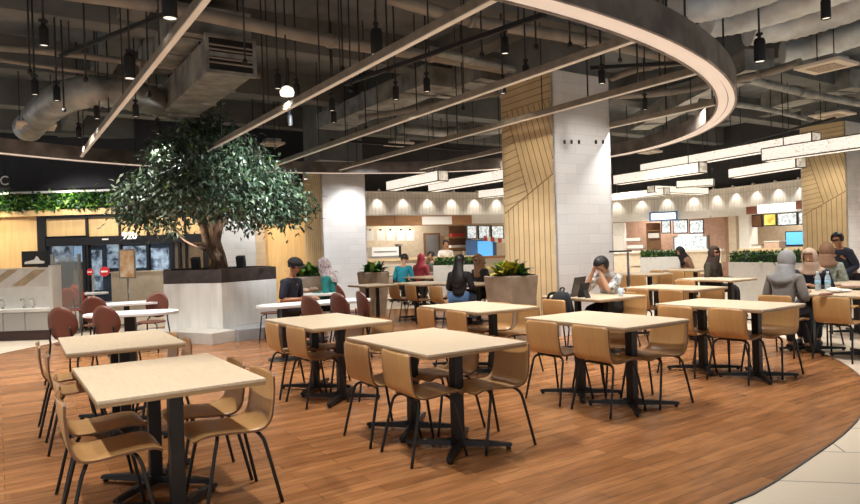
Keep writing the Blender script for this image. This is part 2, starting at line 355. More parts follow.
# ------------------------------------------------------------------ ring light, light bars
RH = 3.3; KR = (RH-CH)/(3.0-CH)
RC = Vector((-1.465*KR, 8.146*KR, 0)); RA, RB, RP = 4.551*KR, 6.176*KR, -.8327
def ell(t, off=0):
    a, b = RA-off, RB-off
    return Vector((RC.x+a*math.cos(t)*math.cos(RP)-b*math.sin(t)*math.sin(RP), RC.y+a*math.cos(t)*math.sin(RP)+b*math.sin(t)*math.cos(RP), 0))
def ringband(bm, o0, o1, z0, z1, n=160, mi=0):
    R = []
    for k in range(n):
        t = 2*PI*k/n; a, b = ell(t, o0), ell(t, o1)
        R.append([bm.verts.new((a.x, a.y, z0)), bm.verts.new((b.x, b.y, z0)), bm.verts.new((b.x, b.y, z1)), bm.verts.new((a.x, a.y, z1))])
    for k in range(n):
        p, q = R[k], R[(k+1) % n]
        for i in range(4):
            f = bm.faces.new((p[i], p[(i+1) % 4], q[(i+1) % 4], q[i])); f.material_index = mi
    bmesh.ops.recalc_face_normals(bm, faces=bm.faces)
ring = thing('ring_light', 'huge oval ceiling ring with glowing cream underside and dark fascia', 'ceiling ring light', (RC.x, RC.y, RH))
def rel(o, root): o.matrix_parent_inverse = Matrix.Translation(root.location).inverted(); return o
bm = NB(); ringband(bm, -.01, .02, RH, RH+.29); rel(obj('outer_fascia', bm, 'fascia', ring), ring)
bm = NB(); ringband(bm, .225, .25, RH, RH+.24); rel(obj('inner_fascia', bm, 'fascia', ring), ring)
bm = NB(); ringband(bm, .02, .095, RH+.005, RH+.03); rel(obj('outer_diffuser', bm, 'ring_glow', ring), ring)
bm = NB(); ringband(bm, .108, .225, RH+.014, RH+.035); rel(obj('inner_diffuser', bm, 'ring_glow', ring), ring)
bm = NB(); ringband(bm, .094, .109, RH+.022, RH+.05); rel(obj('shadow_groove', bm, 'pipe', ring), ring)
for k in range(18):
    p = ell(2*PI*k/18+.1, .12); bm = NB(); tube(bm, [(p.x, p.y, RH+.05), (p.x, p.y, 5.3)], .012, 6); rel(obj('suspension_rod', bm, 'black', ring), ring)
def ell_hits(p, d, off=.25):       # where a line in plan meets the ring
    c, s = math.cos(RP), math.sin(RP); a, b = RA-off, RB-off
    f = lambda v: Vector(((v.x*c+v.y*s)/a, (-v.x*s+v.y*c)/b, 0))
    o, q = f(p-RC), f(d); A, B, K = q.dot(q), 2*o.dot(q), o.dot(o)-1; D = math.sqrt(B*B-4*A*K)
    return p+d*((-B-D)/(2*A)), p+d*((-B+D)/(2*A))
BZ = 3.36
bl = ['slim pale light bar, leftmost of the slanting bars, ending above the tree', 'slim pale light bar running from top centre down behind the tree', 'slim brown-grey light bar passing in front of the top of the central column', 'slim dark light bar crossing the white face of the central column', 'short slim light bar nearest the right bend of the ring']
for i, (px, py) in enumerate([(150, 71), (370, 66), (480, 95), (600, 100), (665, 116)]):
    p = gz(px, py, BZ); p.z = 0; a, b = ell_hits(p, -du); m = (a+b)/2; ln = (b-a).length
    t = thing('light_bar', bl[i], 'linear light', (m.x, m.y, BZ), TH, 'straight light bars hung inside the oval ring')
    bm = NB(); box(bm, (0, 0, .045), (.06, ln, .08)); obj('channel', bm, 'bar_metal', t)
    bm = NB(); box(bm, (0, 0, 0), (.05, ln, .012)); obj('diffuser', bm, 'bar_glow', t)
    for k in range(5):
        y = (k/4-.5)*ln*.9; bm = NB(); tube(bm, [(0, y, .08), (0, y, 5.3-BZ)], .008, 6); obj('suspension_rod', bm, 'black', t)
# dark lighting tracks with drops
for (x0, y0, x1, y1, z, lab) in [(545, 14, 345, 84, 3.75, 'thin black lighting track below the pipes left of the column top'), (330, 140, 470, 150, 3.6, 'black lighting track above the far white column'), (735, 155, 700, 162, 3.5, 'black track fixture above the long lanterns'), (722, 148, 835, 118, 3.9, 'long black cable tray above the lanterns'), (60, 56, 170, 12, 4.3, 'black conduit bar near the top left corner'), (590, 68, 700, 62, 3.9, 'black track rail above the white column face')]:
    a, b = gz(x0, y0, z), gz(x1, y1, z); m = (a+b)/2; d = b-a
    t = thing('lighting_track', lab, 'lighting track', (m.x, m.y, z), math.atan2(d.y, d.x), 'black ceiling tracks')
    bm = NB(); box(bm, (0, 0, 0), (d.length, .04, .05)); obj('rail', bm, 'black', t)
    for s in (-.4, 0, .4):
        bm = NB(); tube(bm, [(s*d.length, 0, .02), (s*d.length, 0, 5.3-z)], .01, 6); obj('suspension_rod', bm, 'black', t)
# ------------------------------------------------------------------ spotlights
def make_spot():
    t = thing('spotlight', '', 'spotlight'); q = RS
    bm = NB(); lathe(bm, [(.04*q, .02), (.044*q, .0), (.046*q, .005), (.046*q, .17*q), (.038*q, .195*q), (.015, .2*q)], seg=16); obj('lamp_can', bm, 'black', t)
    bm = NB(); lathe(bm, [(.04*q, .012), (.04*q, .018), (.02, .02)], seg=16); obj('lamp_lens', bm, 'lens', t)
    bm = NB(); box(bm, (0, 0, .2*q+.02), (.03, .03, .06)); box(bm, (0, 0, .2*q+.05), (.06, .06, .03)); obj('mount', bm, 'black', t)
    bm = NB(); tube(bm, [(0, 0, .2*q+.05), (0, 0, 5.3-3.6)], .012, 6); obj('drop_rod', bm, 'black', t)
    return t
SP = [(170, 19, 'large black can spotlight at the top edge above the leftmost light bar'), (44, 46, 'black can spotlight near the top left corner'), (130, 79, 'long black can spotlight left of the leftmost light bar'), (35, 95, 'small black can spotlight at far left above the round duct'),
 (57, 101, 'black can spotlight just above the round duct at left'), (97, 119, 'black can spotlight hanging below the round duct at left'), (136, 117, 'small black can spotlight beside the leftmost light bar, above the tree'), (278, 89, 'black can spotlight left of the white lamp above the tree'),
 (297, 98, 'black can spotlight right of the white lamp above the tree'), (377, 55, 'long black can spotlight at top centre beside the second light bar'), (332, 111, 'small black can spotlight under the second light bar'), (334, 123, 'small black can spotlight lowest of the pair under second light bar'),
 (396, 100, 'small black can spotlight between second and third light bars'), (505, 54, 'black can spotlight above the timber top of the central column'), (526, 80, 'black can spotlight in front of the timber column top'), (503, 94, 'small black can spotlight at the left edge of the timber column top'),
 (602, 84, 'tilted black can spotlight before the white top of the central column'), (826, 19, 'black can spotlight with white lens near the top right corner'), (760, 62, 'long black unlit can spotlight between the ring and the silver ducts'), (645, 110, 'small black can spotlight inside the right bend of the ring'),
 (290, 126, 'small black can spotlight above the right side of the tree'), (158, 134, 'black can spotlight just above the tree crown top left'), (79, 138, 'small black can spotlight above the far left ring strip'), (427, 92, 'small black can spotlight left of the third light bar')]
RS = 1.0; proto = make_spot(); KIDS[proto.name] = kids(proto); RS = 1.45; proto2 = make_spot(); KIDS[proto2.name] = kids(proto2); LPOS = []; BIG = (0, 2, 9, 18)
for i, (x, y, lab) in enumerate(SP):
    p = gz(x, y, 3.6); place(proto2 if i in BIG else proto, i in (0, 1), (p.x, p.y, 3.6), 0, lab, 'black can spotlights hanging from the ceiling'); LPOS.append(p)
p = gz(287, 92, 3.62)
t = thing('pendant_lamp', 'white dome lamp between two black spotlights above the tree', 'lamp', p)
bm = NB(); lathe(bm, [(.02, -.06), (.09, -.05), (.1, 0), (.08, .05), (.03, .08)], seg=16); obj('lamp_dome', bm, 'lens', t)
bm = NB(); tube(bm, [(0, 0, .08), (0, 0, 1.7)], .012, 6); box(bm, (0, 0, .1), (.05, .05, .08)); obj('drop_rod', bm, 'black', t)
# sprinkler and cable drops (individual rods)
for i, (x, y0, z) in enumerate([(30, 72, 3.7), (86, 80, 3.6), (109, 118, 3.6), (64, 110, 3.5), (149, 95, 3.4), (245, 62, 3.6), (264, 113, 3.5), (320, 85, 3.5), (343, 70, 3.5), (351, 90, 3.6), (366, 128, 3.5), (388, 70, 3.5), (417, 118, 3.6), (463, 108, 3.6), (482, 55, 3.7), (536, 47, 3.6), (570, 45, 3.6), (588, 100, 3.5), (638, 88, 3.6), (685, 20, 3.7), (660, 80, 3.9), (620, 60, 3.9)]):
    p = gz(x, y0, z)
    t = thing('ceiling_rod', 'thin black drop rod with small cap hanging from the dark ceiling', 'rod', p, 0, 'thin drop rods among the ceiling pipes')
    bm = NB(); tube(bm, [(0, 0, 0), (0, 0, 5.3-z)], .011, 6); obj('rod', bm, 'black', t)
    bm = NB(); lathe(bm, [(.01, -.03), (.03, -.02), (.03, .01), (.012, .04)], seg=8); obj('end_cap', bm, 'black', t)
# ------------------------------------------------------------------ pipes and ducts
for i, (pts, z, r, m, lab) in enumerate([
    ([(60, -8), (170, 8), (330, 41), (430, 56), (515, 71)], 4.45, .085, 'pipe', 'long brown-grey pipe crossing the ceiling from the upper left'),
    ([(385, -4), (470, 20), (585, 40), (690, 62)], 4.5, .085, 'pipe', 'brown-grey ceiling pipe crossing above the central column'),
    ([(-10, 47), (60, 53), (140, 63), (260, 76)], 4.5, .05, 'pipe', 'thin pale ceiling pipe at upper left above the round duct'),
    ([(430, 50), (470, 60), (514, 70)], 4.0, .055, 'galv', 'thin grey pipe left of the timber column top'),
    ([(612, 96), (670, 92), (760, 74), (800, 62)], 4.1, .06, 'pipe', 'grey ceiling pipe behind the right bend of ring'),
    ([(735, 76), (800, 92), (862, 104)], 4.3, .075, 'galv', 'pale beam-like pipe right of the ring'),
    ([(700, 101), (760, 108), (812, 120)], 4.0, .05, 'galv', 'lower pale pipe right of the ring above the lanterns'),
    ([(612, 78), (650, 66), (722, 58)], 4.4, .06, 'pipe', 'brown pipe behind the ring right of the column top'),
    ([(0, 60), (55, 68), (125, 78), (150, 82)], 4.3, .03, 'pipe', 'thin dark conduit at far left under the pale pipe'),
    ([(360, 118), (420, 108), (500, 92)], 4.2, .06, 'pipe', 'brown pipe behind the third light bar left of column'),
    ([(400, 128), (450, 132), (505, 128)], 4.3, .12, 'galv', 'grey duct pipe left of the central column below the bars')]):
    q = [gz(x, y, z) for x, y in pts]; bm = NB(); tube(bm, cat_rom(q, 5), r, 12)
    for j in range(1, len(q)-1):
        tube(bm, [q[j]+(q[j+1]-q[j]).normalized()*-.04, q[j]+(q[j+1]-q[j]).normalized()*.04], r*1.18, 12)
    tag(obj('ceiling_pipe', bm, m), lab, 'pipe', 'pipes under the ceiling')
# rectangular duct with louvred end
e = gz(231, 74, 3.95); e.z = 0
t = thing('air_duct', 'rectangular metal air duct with louvred end above the tree', 'air duct', (e.x, e.y, 3.95), TH)
bm = NB(); box(bm, (0, 1.75, .24), (.62, 3.5, .48)); 
for k in range(3): box(bm, (0, .9+k*1.05, .24), (.67, .05, .53))
obj('duct_body', bm, 'galv', t, .01)
bm = NB(); box(bm, (0, -.02, .24), (.68, .05, .06)); box(bm, (0, -.02, .49), (.70, .06, .05)); box(bm, (0, -.02, 0), (.70, .06, .05)); box(bm, (-.33, -.02, .24), (.05, .06, .5)); box(bm, (.33, -.02, .24), (.05, .06, .5)); obj('duct_flange', bm, 'galv', t)
bm = NB(); box(bm, (0, -.012, .24), (.62, .02, .46)); obj('duct_opening', bm, 'black', t)
bm = NB()
for z in (.13, .19, .31, .37): box(bm, (0, -.03, z), (.60, .05, .02), 0, 0, 0, .5)
obj('louvres', bm, 'pipe', t)
bm = NB()
for x in (-.28, .28):
    for y in (.5, 2.5): tube(bm, [(x, y, .45), (x, y, 1.35)], .012, 6)
obj('hanger_rods', bm, 'black', t)
# wider duct branch above it
e = gz(205, 44, 4.5); bm = NB(); box(bm, (0, .8, .2), (1.1, 2.4, .4))
for k in range(3): box(bm, (0, -.2+k*.9, .2), (1.15, .05, .45))
tag(obj('air_duct', bm, 'galv', None, 0, (e.x, e.y, 4.5), TH), 'flat metal air duct crossing above the louvred duct', 'air duct')
# round flexible duct on the left
q = [gz(28, 128, 3.9), gz(50, 106, 3.95), gz(75, 94, 4.0), gz(110, 92, 4.05), gz(150, 100, 4.1), gz(178, 108, 4.2)]
def flex(pts, r, sag=.03, n=9, sq=1):
    P = cat_rom(pts, n); bm = NB(); tube(bm, P, r, 18, 0, [r*(1+sag*math.cos(i*PI)) for i in range(len(P))])
    if sq != 1:
        for v in bm.verts:
            z0 = min(P, key=lambda p: (p-v.co).length).z; v.co.z = z0+(v.co.z-z0)*sq
    return bm
tag(obj('flexible_duct', flex(q, .24, .05), 'galv'), 'round metal duct curving across the far left ceiling', 'air duct')
for (pts, z, r, sq, lab) in [([(676, 8), (705, 6), (750, -6), (820, -34)], 4.2, .22, .8, 'silver foil air duct at top, nearest the ring edge'), ([(706, 24), (735, 20), (780, 8), (850, -16)], 4.3, .25, .7, 'silver foil air duct second from the ring at top right'),
        ([(748, 30), (790, 24), (830, 12), (900, -12)], 4.4, .3, .7, 'widest silver foil air duct below the top right corner'), ([(782, 54), (815, 48), (850, 36), (905, 22)], 4.45, .3, .6, 'lowest silver foil air duct above the square ceiling vents')]:
    q = [gz(x, y, z+.03*i) for i, (x, y) in enumerate(pts)]
    o = tag(obj('flexible_duct', flex(q, r, .03, 9, sq), 'foil'), lab, 'air duct')
# grey duct behind the ring on the right
for (x0, y0, x1, y1, z, w, h, lab) in [(640, 130, 760, 70, 4.2, .5, .35, 'grey rectangular duct passing behind the right bend of ring'), (440, 98, 492, 80, 4.4, .5, .4, 'grey rectangular duct left of the timber column top'), (330, 130, 440, 86, 4.4, .7, .35, 'dark rectangular duct behind the second light bar'), (770, 110, 860, 88, 4.6, .6, .4, 'dark rectangular duct above the right timber column')]:
    a, b = gz(x0, y0, z), gz(x1, y1, z); m = (a+b)/2; d = b-a; bm = NB(); box(bm, (0, 0, h/2), (d.length, w, h))
    for s in (-.35, 0, .35): box(bm, (s*d.length, 0, h/2), (.05, w+.05, h+.05))
    tag(obj('air_duct', bm, 'galv', None, 0, (m.x, m.y, z), math.atan2(d.y, d.x)), lab, 'air duct')
# square air diffusers
for (x, y, z, w, lab) in [(826, 66, 3.9, .62, 'large white square air diffuser under the silver ducts'), (832, 115, 4.3, .75, 'white square air diffuser above the timber column at right edge'), (399, 144, 4.0, .55, 'white square air diffuser below the second light bar'), (272, 144, 3.9, .45, 'white air diffuser above the right side of the tree'), (36, 126, 3.8, .6, 'white air diffuser at far left above the ring strip'), (650, 152, 3.8, .45, 'small white air diffuser below the right bend of ring')]:
    p = gz(x, y, z); t = thing('ceiling_vent', lab, 'air diffuser', p, TH, 'square air diffusers')
    bm = NB(); box(bm, (0, 0, 0), (w, w, .05)); obj('vent_frame', bm, 'vent', t, .008)
    bm = NB(); box(bm, (0, 0, -.026), (w*.62, w*.62, .012)); obj('vent_core', bm, 'vent_in', t)
    bm = NB(); box(bm, (0, 0, .06), (w*.7, w*.7, .09)); obj('vent_box', bm, 'galv', t)
    for sx in (-1, 1):
        bm = NB(); tube(bm, [(sx*w*.4, 0, .02), (sx*w*.4, 0, 5.3-z)], .008, 6); obj('suspension_rod', bm, 'black', t)
# ------------------------------------------------------------------ lanterns
LN = [((761, 161.8), (905, 142), 3.0, .27, 'big front lantern box running off the right edge, before the timber column'), ((640, 173), (812, 143.5), 3.45, .26, 'long lantern box passing behind the big front lantern at right'),
 ((613, 185), (699, 173), 3.0, .27, 'lantern box just right of the central column, below the ring'), ((655, 192.5), (709, 194.5), 3.0, .24, 'short lantern box tilted the other way, under the lantern beside the column'),
 ((606, 201), (664, 195), 2.9, .24, 'lowest lantern box touching the right side of the central column'), ((676, 188), (714, 185.5), 3.0, .22, 'small far lantern box behind the tilted lantern'), ((728, 178.5), (796, 168), 3.0, .25, 'middle lantern box left of the timber column at right'),
 ((386, 191), (438, 181), 3.0, .26, 'left lantern box beside the far white column'), ((428, 192), (510, 178.5), 3.0, .26, 'long lantern box reaching the left side of the central column'), ((478, 198.5), (512, 195), 2.95, .26, 'short lantern box left of central column, lowest there')]
for i, (a, b, z, h, lab) in enumerate(LN):
    A, B = gz(a[0], a[1], z), gz(b[0], b[1], z); d = B-A; n = Vector((-d.y, d.x, 0)).normalized()
    if n.y < 0: n = -n
    w = .30; ln = d.length; m = (A+B)/2+n*w/2
    t = thing('lantern', lab, 'hanging lantern', (m.x, m.y, z), math.atan2(d.y, d.x), 'rectangular hanging lanterns over the stalls')
    fw_ = .022
    for s in (-1, 1):
        bm = NB(); box(bm, (0, s*(w/2-.008), h/2), (ln-2*fw_, .012, h-2*fw_)); obj('long_panel', bm, 'lantern', t)
        bm = NB(); box(bm, (s*(ln/2-.008), 0, h/2), (.012, w-2*fw_, h-2*fw_)); obj('end_panel', bm, 'lantern_cap', t)
    bm = NB(); box(bm, (0, 0, .012), (ln-.05, w-.05, .01)); obj('bottom_panel', bm, 'lantern', t)
    bm = NB()
    for sy in (-1, 1):
        for zz in (fw_/2, h-fw_/2): box(bm, (0, sy*(w/2-fw_/2), zz), (ln, fw_, fw_))
        for sx in (-1, 1): box(bm, (sx*(ln/2-fw_/2), sy*(w/2-fw_/2), h/2), (fw_, fw_, h))
    for sx in (-1, 1):
        for zz in (fw_/2, h-fw_/2): box(bm, (sx*(ln/2-fw_/2), 0, zz), (fw_, w, fw_))
    obj('lantern_frame', bm, 'lframe', t)
    for s in (-.35, .35):
        bm = NB(); tube(bm, [(s*ln, 0, h), (s*ln, 0, 5.3-z)], .01, 6); obj('suspension_rod', bm, 'black', t)
# ------------------------------------------------------------------ tables
def table_proto():
    t = thing('cafe_table', '', 'table')
    bm = NB(); box(bm, (0, 0, .741), (.84, 1.2, .018)); box(bm, (0, 0, .722), (.838, 1.198, .02), 0, 1); obj('tabletop', bm, ['table', 'table_edge'], t, .004)
    for s in (-1, 1):
        y = s*.305; bm = NB(); box(bm, (0, y, .38), (.075, .075, .665)); box(bm, (0, y, .705), (.28, .28, .012)); obj('post', bm, 'black_steel', t, .006)
        bm = NB(); box(bm, (0, y, .045), (.11, .11, .05))
        for k in range(4):
            a = PI/4+k*PI/2; c, n = Vector((math.cos(a), math.sin(a), 0)), Vector((-math.sin(a), math.cos(a), 0)); o = Vector((0, y, 0))
            sec = [(.03, .032, .062, .020), (.2, .028, .058, .024), (.37, .022, .048, .026), (.385, .02, .045, .028)]; R = []
            for d, hw, zt, zb in sec: R.append([bm.verts.new(o+c*d+n*hw+UP*zb), bm.verts.new(o+c*d-n*hw+UP*zb), bm.verts.new(o+c*d-n*hw*.7+UP*zt), bm.verts.new(o+c*d+n*hw*.7+UP*zt)])
            fs = []
            for i in range(3):
                for j in range(4): fs.append(bm.faces.new((R[i][j], R[i][(j+1) % 4], R[i+1][(j+1) % 4], R[i+1][j])))
            fs += [bm.faces.new(R[0]), bm.faces.new(R[-1][::-1])]; bmesh.ops.recalc_face_normals(bm, faces=fs)
            q = o+c*.36; lathe(bm, [(.018, .007), (.018, .03)], (q.x, q.y, 0), 8)
        obj('cross_base', bm, 'black_steel', t)
    return t
def chair_proto():
    t = thing('cafe_chair', '', 'chair')
    prof = cat_rom([(0, -.232, .742), (0, -.226, .65), (0, -.208, .545), (0, -.186, .48), (0, -.14, .440), (0, -.07, .432), (0, .04, .440), (0, .14, .447), (0, .205, .440), (0, .24, .415)], 4)
    L = [0]
    for a, b in zip(prof, prof[1:]): L.append(L[-1]+(b-a).length)
    tot = L[-1]; NC = 8; th = .012; bm = NB(); top, bot = [], []
    for i, p in enumerate(prof):
        tg = (prof[min(i+1, len(prof)-1)]-prof[max(i-1, 0)]).normalized(); nrm = Vector((0, -tg.z, tg.y))
        nrm = nrm if nrm.z > 0 or (abs(nrm.z) < .5 and nrm.y > 0) else -nrm
        r = .03 if L[i] < tot/2 else .05; e = min(L[i], tot-L[i]); hw = .205 if L[i] < .3 else .205-.012*min(1, (L[i]-.3)/.2)
        if e < r: hw -= r-math.sqrt(max(0, r*r-(r-e)**2))
        rt_, rb = [], []
        for k in range(NC+1):
            s = k/NC*2-1; bow = .022*(s*s)*max(0, 1-L[i]/.32)   # the backrest curves forward at its sides
            q = p+Vector((s*hw, bow, 0)); rt_.append(bm.verts.new(q+nrm*th/2)); rb.append(bm.verts.new(q-nrm*th/2))
        top.append(rt_); bot.append(rb)
    n = len(prof)
    for i in range(n-1):
        for k in range(NC):
            for g in (top, bot):
                f = bm.faces.new((g[i][k], g[i][k+1], g[i+1][k+1], g[i+1][k])); f.smooth = True
        for k in (0, NC):
            f = bm.faces.new((top[i][k], top[i+1][k], bot[i+1][k], bot[i][k])); f.material_index = 1
    for i in (0, n-1):
        for k in range(NC):
            f = bm.faces.new((top[i][k], top[i][k+1], bot[i][k+1], bot[i][k])); f.material_index = 1
    bmesh.ops.recalc_face_normals(bm, faces=bm.faces)
    obj('seat_shell', bm, ['ply', 'ply_edge'], t)
    for sx in (-1, 1):
        for sy in (-1, 1):
            y0, y1 = (-.10, -.232) if sy < 0 else (.09, .205)
            z0 = .414 if sy < 0 else .418
            bm = NB(); tube(bm, cat_rom([(sx*.05, y0, z0), (sx*.13, y0+(y1-y0)*.12, z0), (sx*.178, y0+(y1-y0)*.28, z0-.028), (sx*.192, y0+(y1-y0)*.45, z0-.10), (sx*.218, y1, .0)], 4), .0105, 8); obj('leg', bm, 'black_steel', t)
    bm = NB(); box(bm, (0, -.005, .417), (.16, .22, .012)); tube(bm, [(-.05, -.11, .415), (.05, -.11, .415)], .0105, 8); tube(bm, [(-.05, .09, .419), (.05, .09, .419)], .0105, 8); obj('seat_frame', bm, 'black_steel', t)
    return t
TP = table_proto(); KIDS[TP.name] = kids(TP); CP = chair_proto(); KIDS[CP.name] = kids(CP)
tcount = [0]; ccount = [0]
def tab_pt(c, th, x, y): return Vector((c[0]+x*math.cos(th)-y*math.sin(th), c[1]+x*math.sin(th)+y*math.cos(th), 0))
def table_set(c, th, tlabel, seats, tg='wooden cafe tables with two black cross bases'):
    place(TP, tcount[0] == 0, (c[0], c[1], .006 if inside(c) else 0), th, tlabel, tg); tcount[0] += 1
    for (x, y, lab) in seats:
        p = tab_pt(c, th, x, y); place(CP, ccount[0] == 0, (p.x, p.y, .006 if inside(p) else 0), th+(-PI/2 if x < 0 else PI/2)+random.uniform(-.04, .04), lab, 'bent plywood cafe chairs'); ccount[0] += 1
def inside(p):
    d = Vector((p[0]+1, p[1]-9, 0)); return d.length < rr(math.degrees(math.atan2(d.y, d.x)))-.02
def four(desc, L): return [(x, y, 'bent plywood chair, '+s+' '+desc) for x, y, s in L]
table_set((-1.611, 3.883), .586, 'bare pale wood table nearest the camera at front left', four('front-left table', [(-.335, -.29, 'near seat on the left side of the'), (-.31, .29, 'far seat on the left side of the'), (.30, -.27, 'near seat on the right side of the'), (.29, .22, 'far seat on the right side of the')]))
table_set((-2.655, 5.529), .56, 'bare pale wood table just behind the front-left table', four('table behind the front-left one', [(-.32, -.30, 'near left at the'), (-.36, .33, 'far left at the'), (.27, -.33, 'near right at the'), (.26, .17, 'far right at the')]))
table_set((-.008, 4.95), .578, 'bare pale wood table at front centre of the photo', four('front-centre table', [(-.26, -.27, 'back turned, near seat left of the'), (-.28, .29, 'back turned, far seat left of the'), (.25, -.37, 'facing us, near seat right of the'), (.25, .22, 'facing us, far seat right of the')]))
table_set((1.565, 5.977), .583, 'bare pale wood table in front of the black backpack chair', four('table before the backpack chair', [(-.24, -.25, 'back turned, near left seat of the'), (-.26, .32, 'back turned, far left seat of the'), (.27, -.33, 'near right seat of the'), (.25, .25, 'far right seat of the')]))
table_set((3.16, 6.982), .617, 'bare wood table before the woman in grey headscarf', four('table before the grey-scarfed woman', [(-.2, -.22, 'back turned, near left at the'), (-.26, .33, 'back turned, far left at the'), (.27, -.3, 'near right at the'), (.25, .25, 'far right at the')]))
table_set((-1.072, 6.606), .6, 'bare wood table just right of the tree planter', four('table right of the tree planter', [(-.22, -.24, 'back turned, near left at the'), (-.24, .30, 'back turned, far left at the'), (.27, -.3, 'near right at the'), (.25, .25, 'far right at the')]))
table_set((.524, 7.62), .548, 'bare wood table in front of the square concrete planter', four('table before the concrete planter', [(-.24, -.25, 'back turned, near left at the'), (-.27, .36, 'back turned, far left at the'), (.30, -.3, 'near right at the'), (.32, .2, 'far right at the')]))
table_set((4.95, 8.0), TH, 'wooden table at right edge holding two water bottles', four('table with the water bottles', [(-.38, -.22, 'back turned, near left at the'), (-.52, .36, 'under the grey-scarfed woman, at the'), (.50, .48, 'under the beige-scarfed woman, far side of the')]))
HC = (2.12, 8.62)
tq = dup(TP, None, KIDS); tq.location = (HC[0], HC[1], .006); tq.rotation_euler.z = TH; tq.scale = (1, .86, 1); tag(tq, 'shorter wooden table holding the open laptop', 'table', 'wooden cafe tables with two black cross bases')
for (x, y, s) in [(-.44, .05, 'carrying a black backpack, left of the'), (.36, -.22, 'near right side of the'), (.60, .14, 'under the man with head in hands, at the')]:
    p = tab_pt(HC, TH, x, y); place(CP, False, (p.x, p.y, .006), TH+(-PI/2 if x < 0 else PI/2), 'bent plywood chair, '+s+' laptop table', 'bent plywood cafe chairs')
table_set((3.62, 9.75), TH, 'white-lit wooden table behind the laptop man, right of him', four('table behind the laptop man', [(-.25, -.28, 'near left at the'), (-.25, .30, 'far left at the'), (.3, -.28, 'near right at the'), (.3, .28, 'far right at the')]))
# far tables and chairs
def far_table(px, py, lab, seats=(), th=TH, sx=1, sy=1):
    p = gz(px, py, .75); t = dup(TP, None, KIDS); t.location = (p.x, p.y, .006 if inside(p) else 0); t.rotation_euler.z = th; t.scale = (sx, sy, 1); t['label'] = lab; t['group'] = 'wooden cafe tables with two black cross bases'
    for (x, y, l) in seats:
        q = tab_pt((p.x, p.y), th, x, y); place(CP, False, (q.x, q.y, .006 if inside(q) else 0), th+(-PI/2 if x < 0 else PI/2), l, 'bent plywood cafe chairs')
far_table(424, 283, 'wooden table behind the red-brown chairs, left of the long-haired woman', [(-.3, .34, 'distant plywood chair, left one of the pair behind the red-brown chairs'), (-.3, -.3, 'distant plywood chair, right one of the pair behind the red-brown chairs'), (.34, -.25, 'distant plywood chair with its back beside the long-haired woman')])
far_table(372, 285, 'distant wooden table against the foot of far white column', sx=.8, sy=.7)
far_table(470, 283.5, 'wooden table between the long-haired woman and beige-scarfed woman', [(-.62, -.05, 'plywood chair under the long-haired woman in black'), (.60, .1, 'plywood chair under the far woman in beige scarf')], sy=.8)
far_table(398, 274.5, 'small distant table in front of the person in blue', [(.5, .3, 'distant plywood chair under the person in blue'), (.5, -.3, 'distant plywood chair beside the person in blue')], sy=.7)
far_table(430, 276.5, 'distant pale table before the person in rose top', [(.5, .2, 'distant plywood chair under the person in rose top'), (.5, -.3, 'distant plywood chair beside the low white hedge box')])
far_table(638, 273.5, 'distant wooden table beside the thin stand right of the column', [(-.3, .1, 'distant plywood chair left of the thin stand'), (.35, -.3, 'distant plywood chair right of the thin stand'), (-.3, -.4, 'distant plywood chair in front of the thin stand')])
far_table(684, 269.5, 'distant whitish table left of the hooded woman', [(-.35, -.2, 'distant plywood chair left of the hooded woman'), (-.35, .35, 'distant plywood chair behind the thin stand'), (.4, .2, 'distant plywood chair beside the hooded woman')])
far_table(654, 265.5, 'farthest small table in front of the round hedge by the right stalls', [(.5, 0, 'farthest plywood chair, under the bowed far person')], sy=.8)
far_table(880, 283, 'wooden table at right edge where the dark-shirted man leans', [(-.5, .3, 'plywood chair beneath the scarfed woman at right edge')])
far_table(716, 278.5, 'thick-edged wooden table before the hooded woman and hedge', [(-.4, .2, 'plywood chair at the left of the table before the hooded woman')], sy=.9, sx=.9)
# ------------------------------------------------------------------ white round-ended tables, round-backed chairs
def stadium(L, W, n=10):
    P = []; r = W/2
    for k in range(n+1): a = -PI/2+PI*k/n; P.append((L/2-r+r*math.cos(a), r*math.sin(a)))
    for k in range(n+1): a = PI/2+PI*k/n; P.append((-L/2+r+r*math.cos(a), r*math.sin(a)))
    return P
def white_table(c, rz, L, W, lab):
    t = thing('white_table', lab, 'table', (c[0], c[1], 0), rz, 'white round-ended tables around the planter')
    bm = NB(); prism(bm, stadium(L, W), .715, .75); obj('tabletop', bm, 'white_top', t, .006)
    for s in ((-1, 1) if L > 1.3 else (0,)):
        bm = NB(); box(bm, (s*L*.28, 0, .37), (.08, .08, .69)); obj('post', bm, 'black_steel', t)
        bm = NB(); lathe(bm, [(.23, 0.0), (.23, .012), (.05, .03)], (s*L*.28, 0, 0), 20); obj('foot_plate', bm, 'black_steel', t)
white_table((-3.85, 8.4), .16, 1.15, .62, 'white round-ended table behind the two round-backed chairs at left')
white_table((-4.78, 10.25), .5, 1.2, .6, 'white round-ended table tucked left of the white planter')
white_table((-7.2, 13.6), .3, .9, .6, 'small white table beside the orange chairs near the glass entrance')
white_table((-1.62, 9.13), .545, 1.65, .6, 'long white round-ended table in front of man in black cap')
white_table((-1.98, 11.0), .545, .95, .55, 'white table between the capped man and the woman in teal')
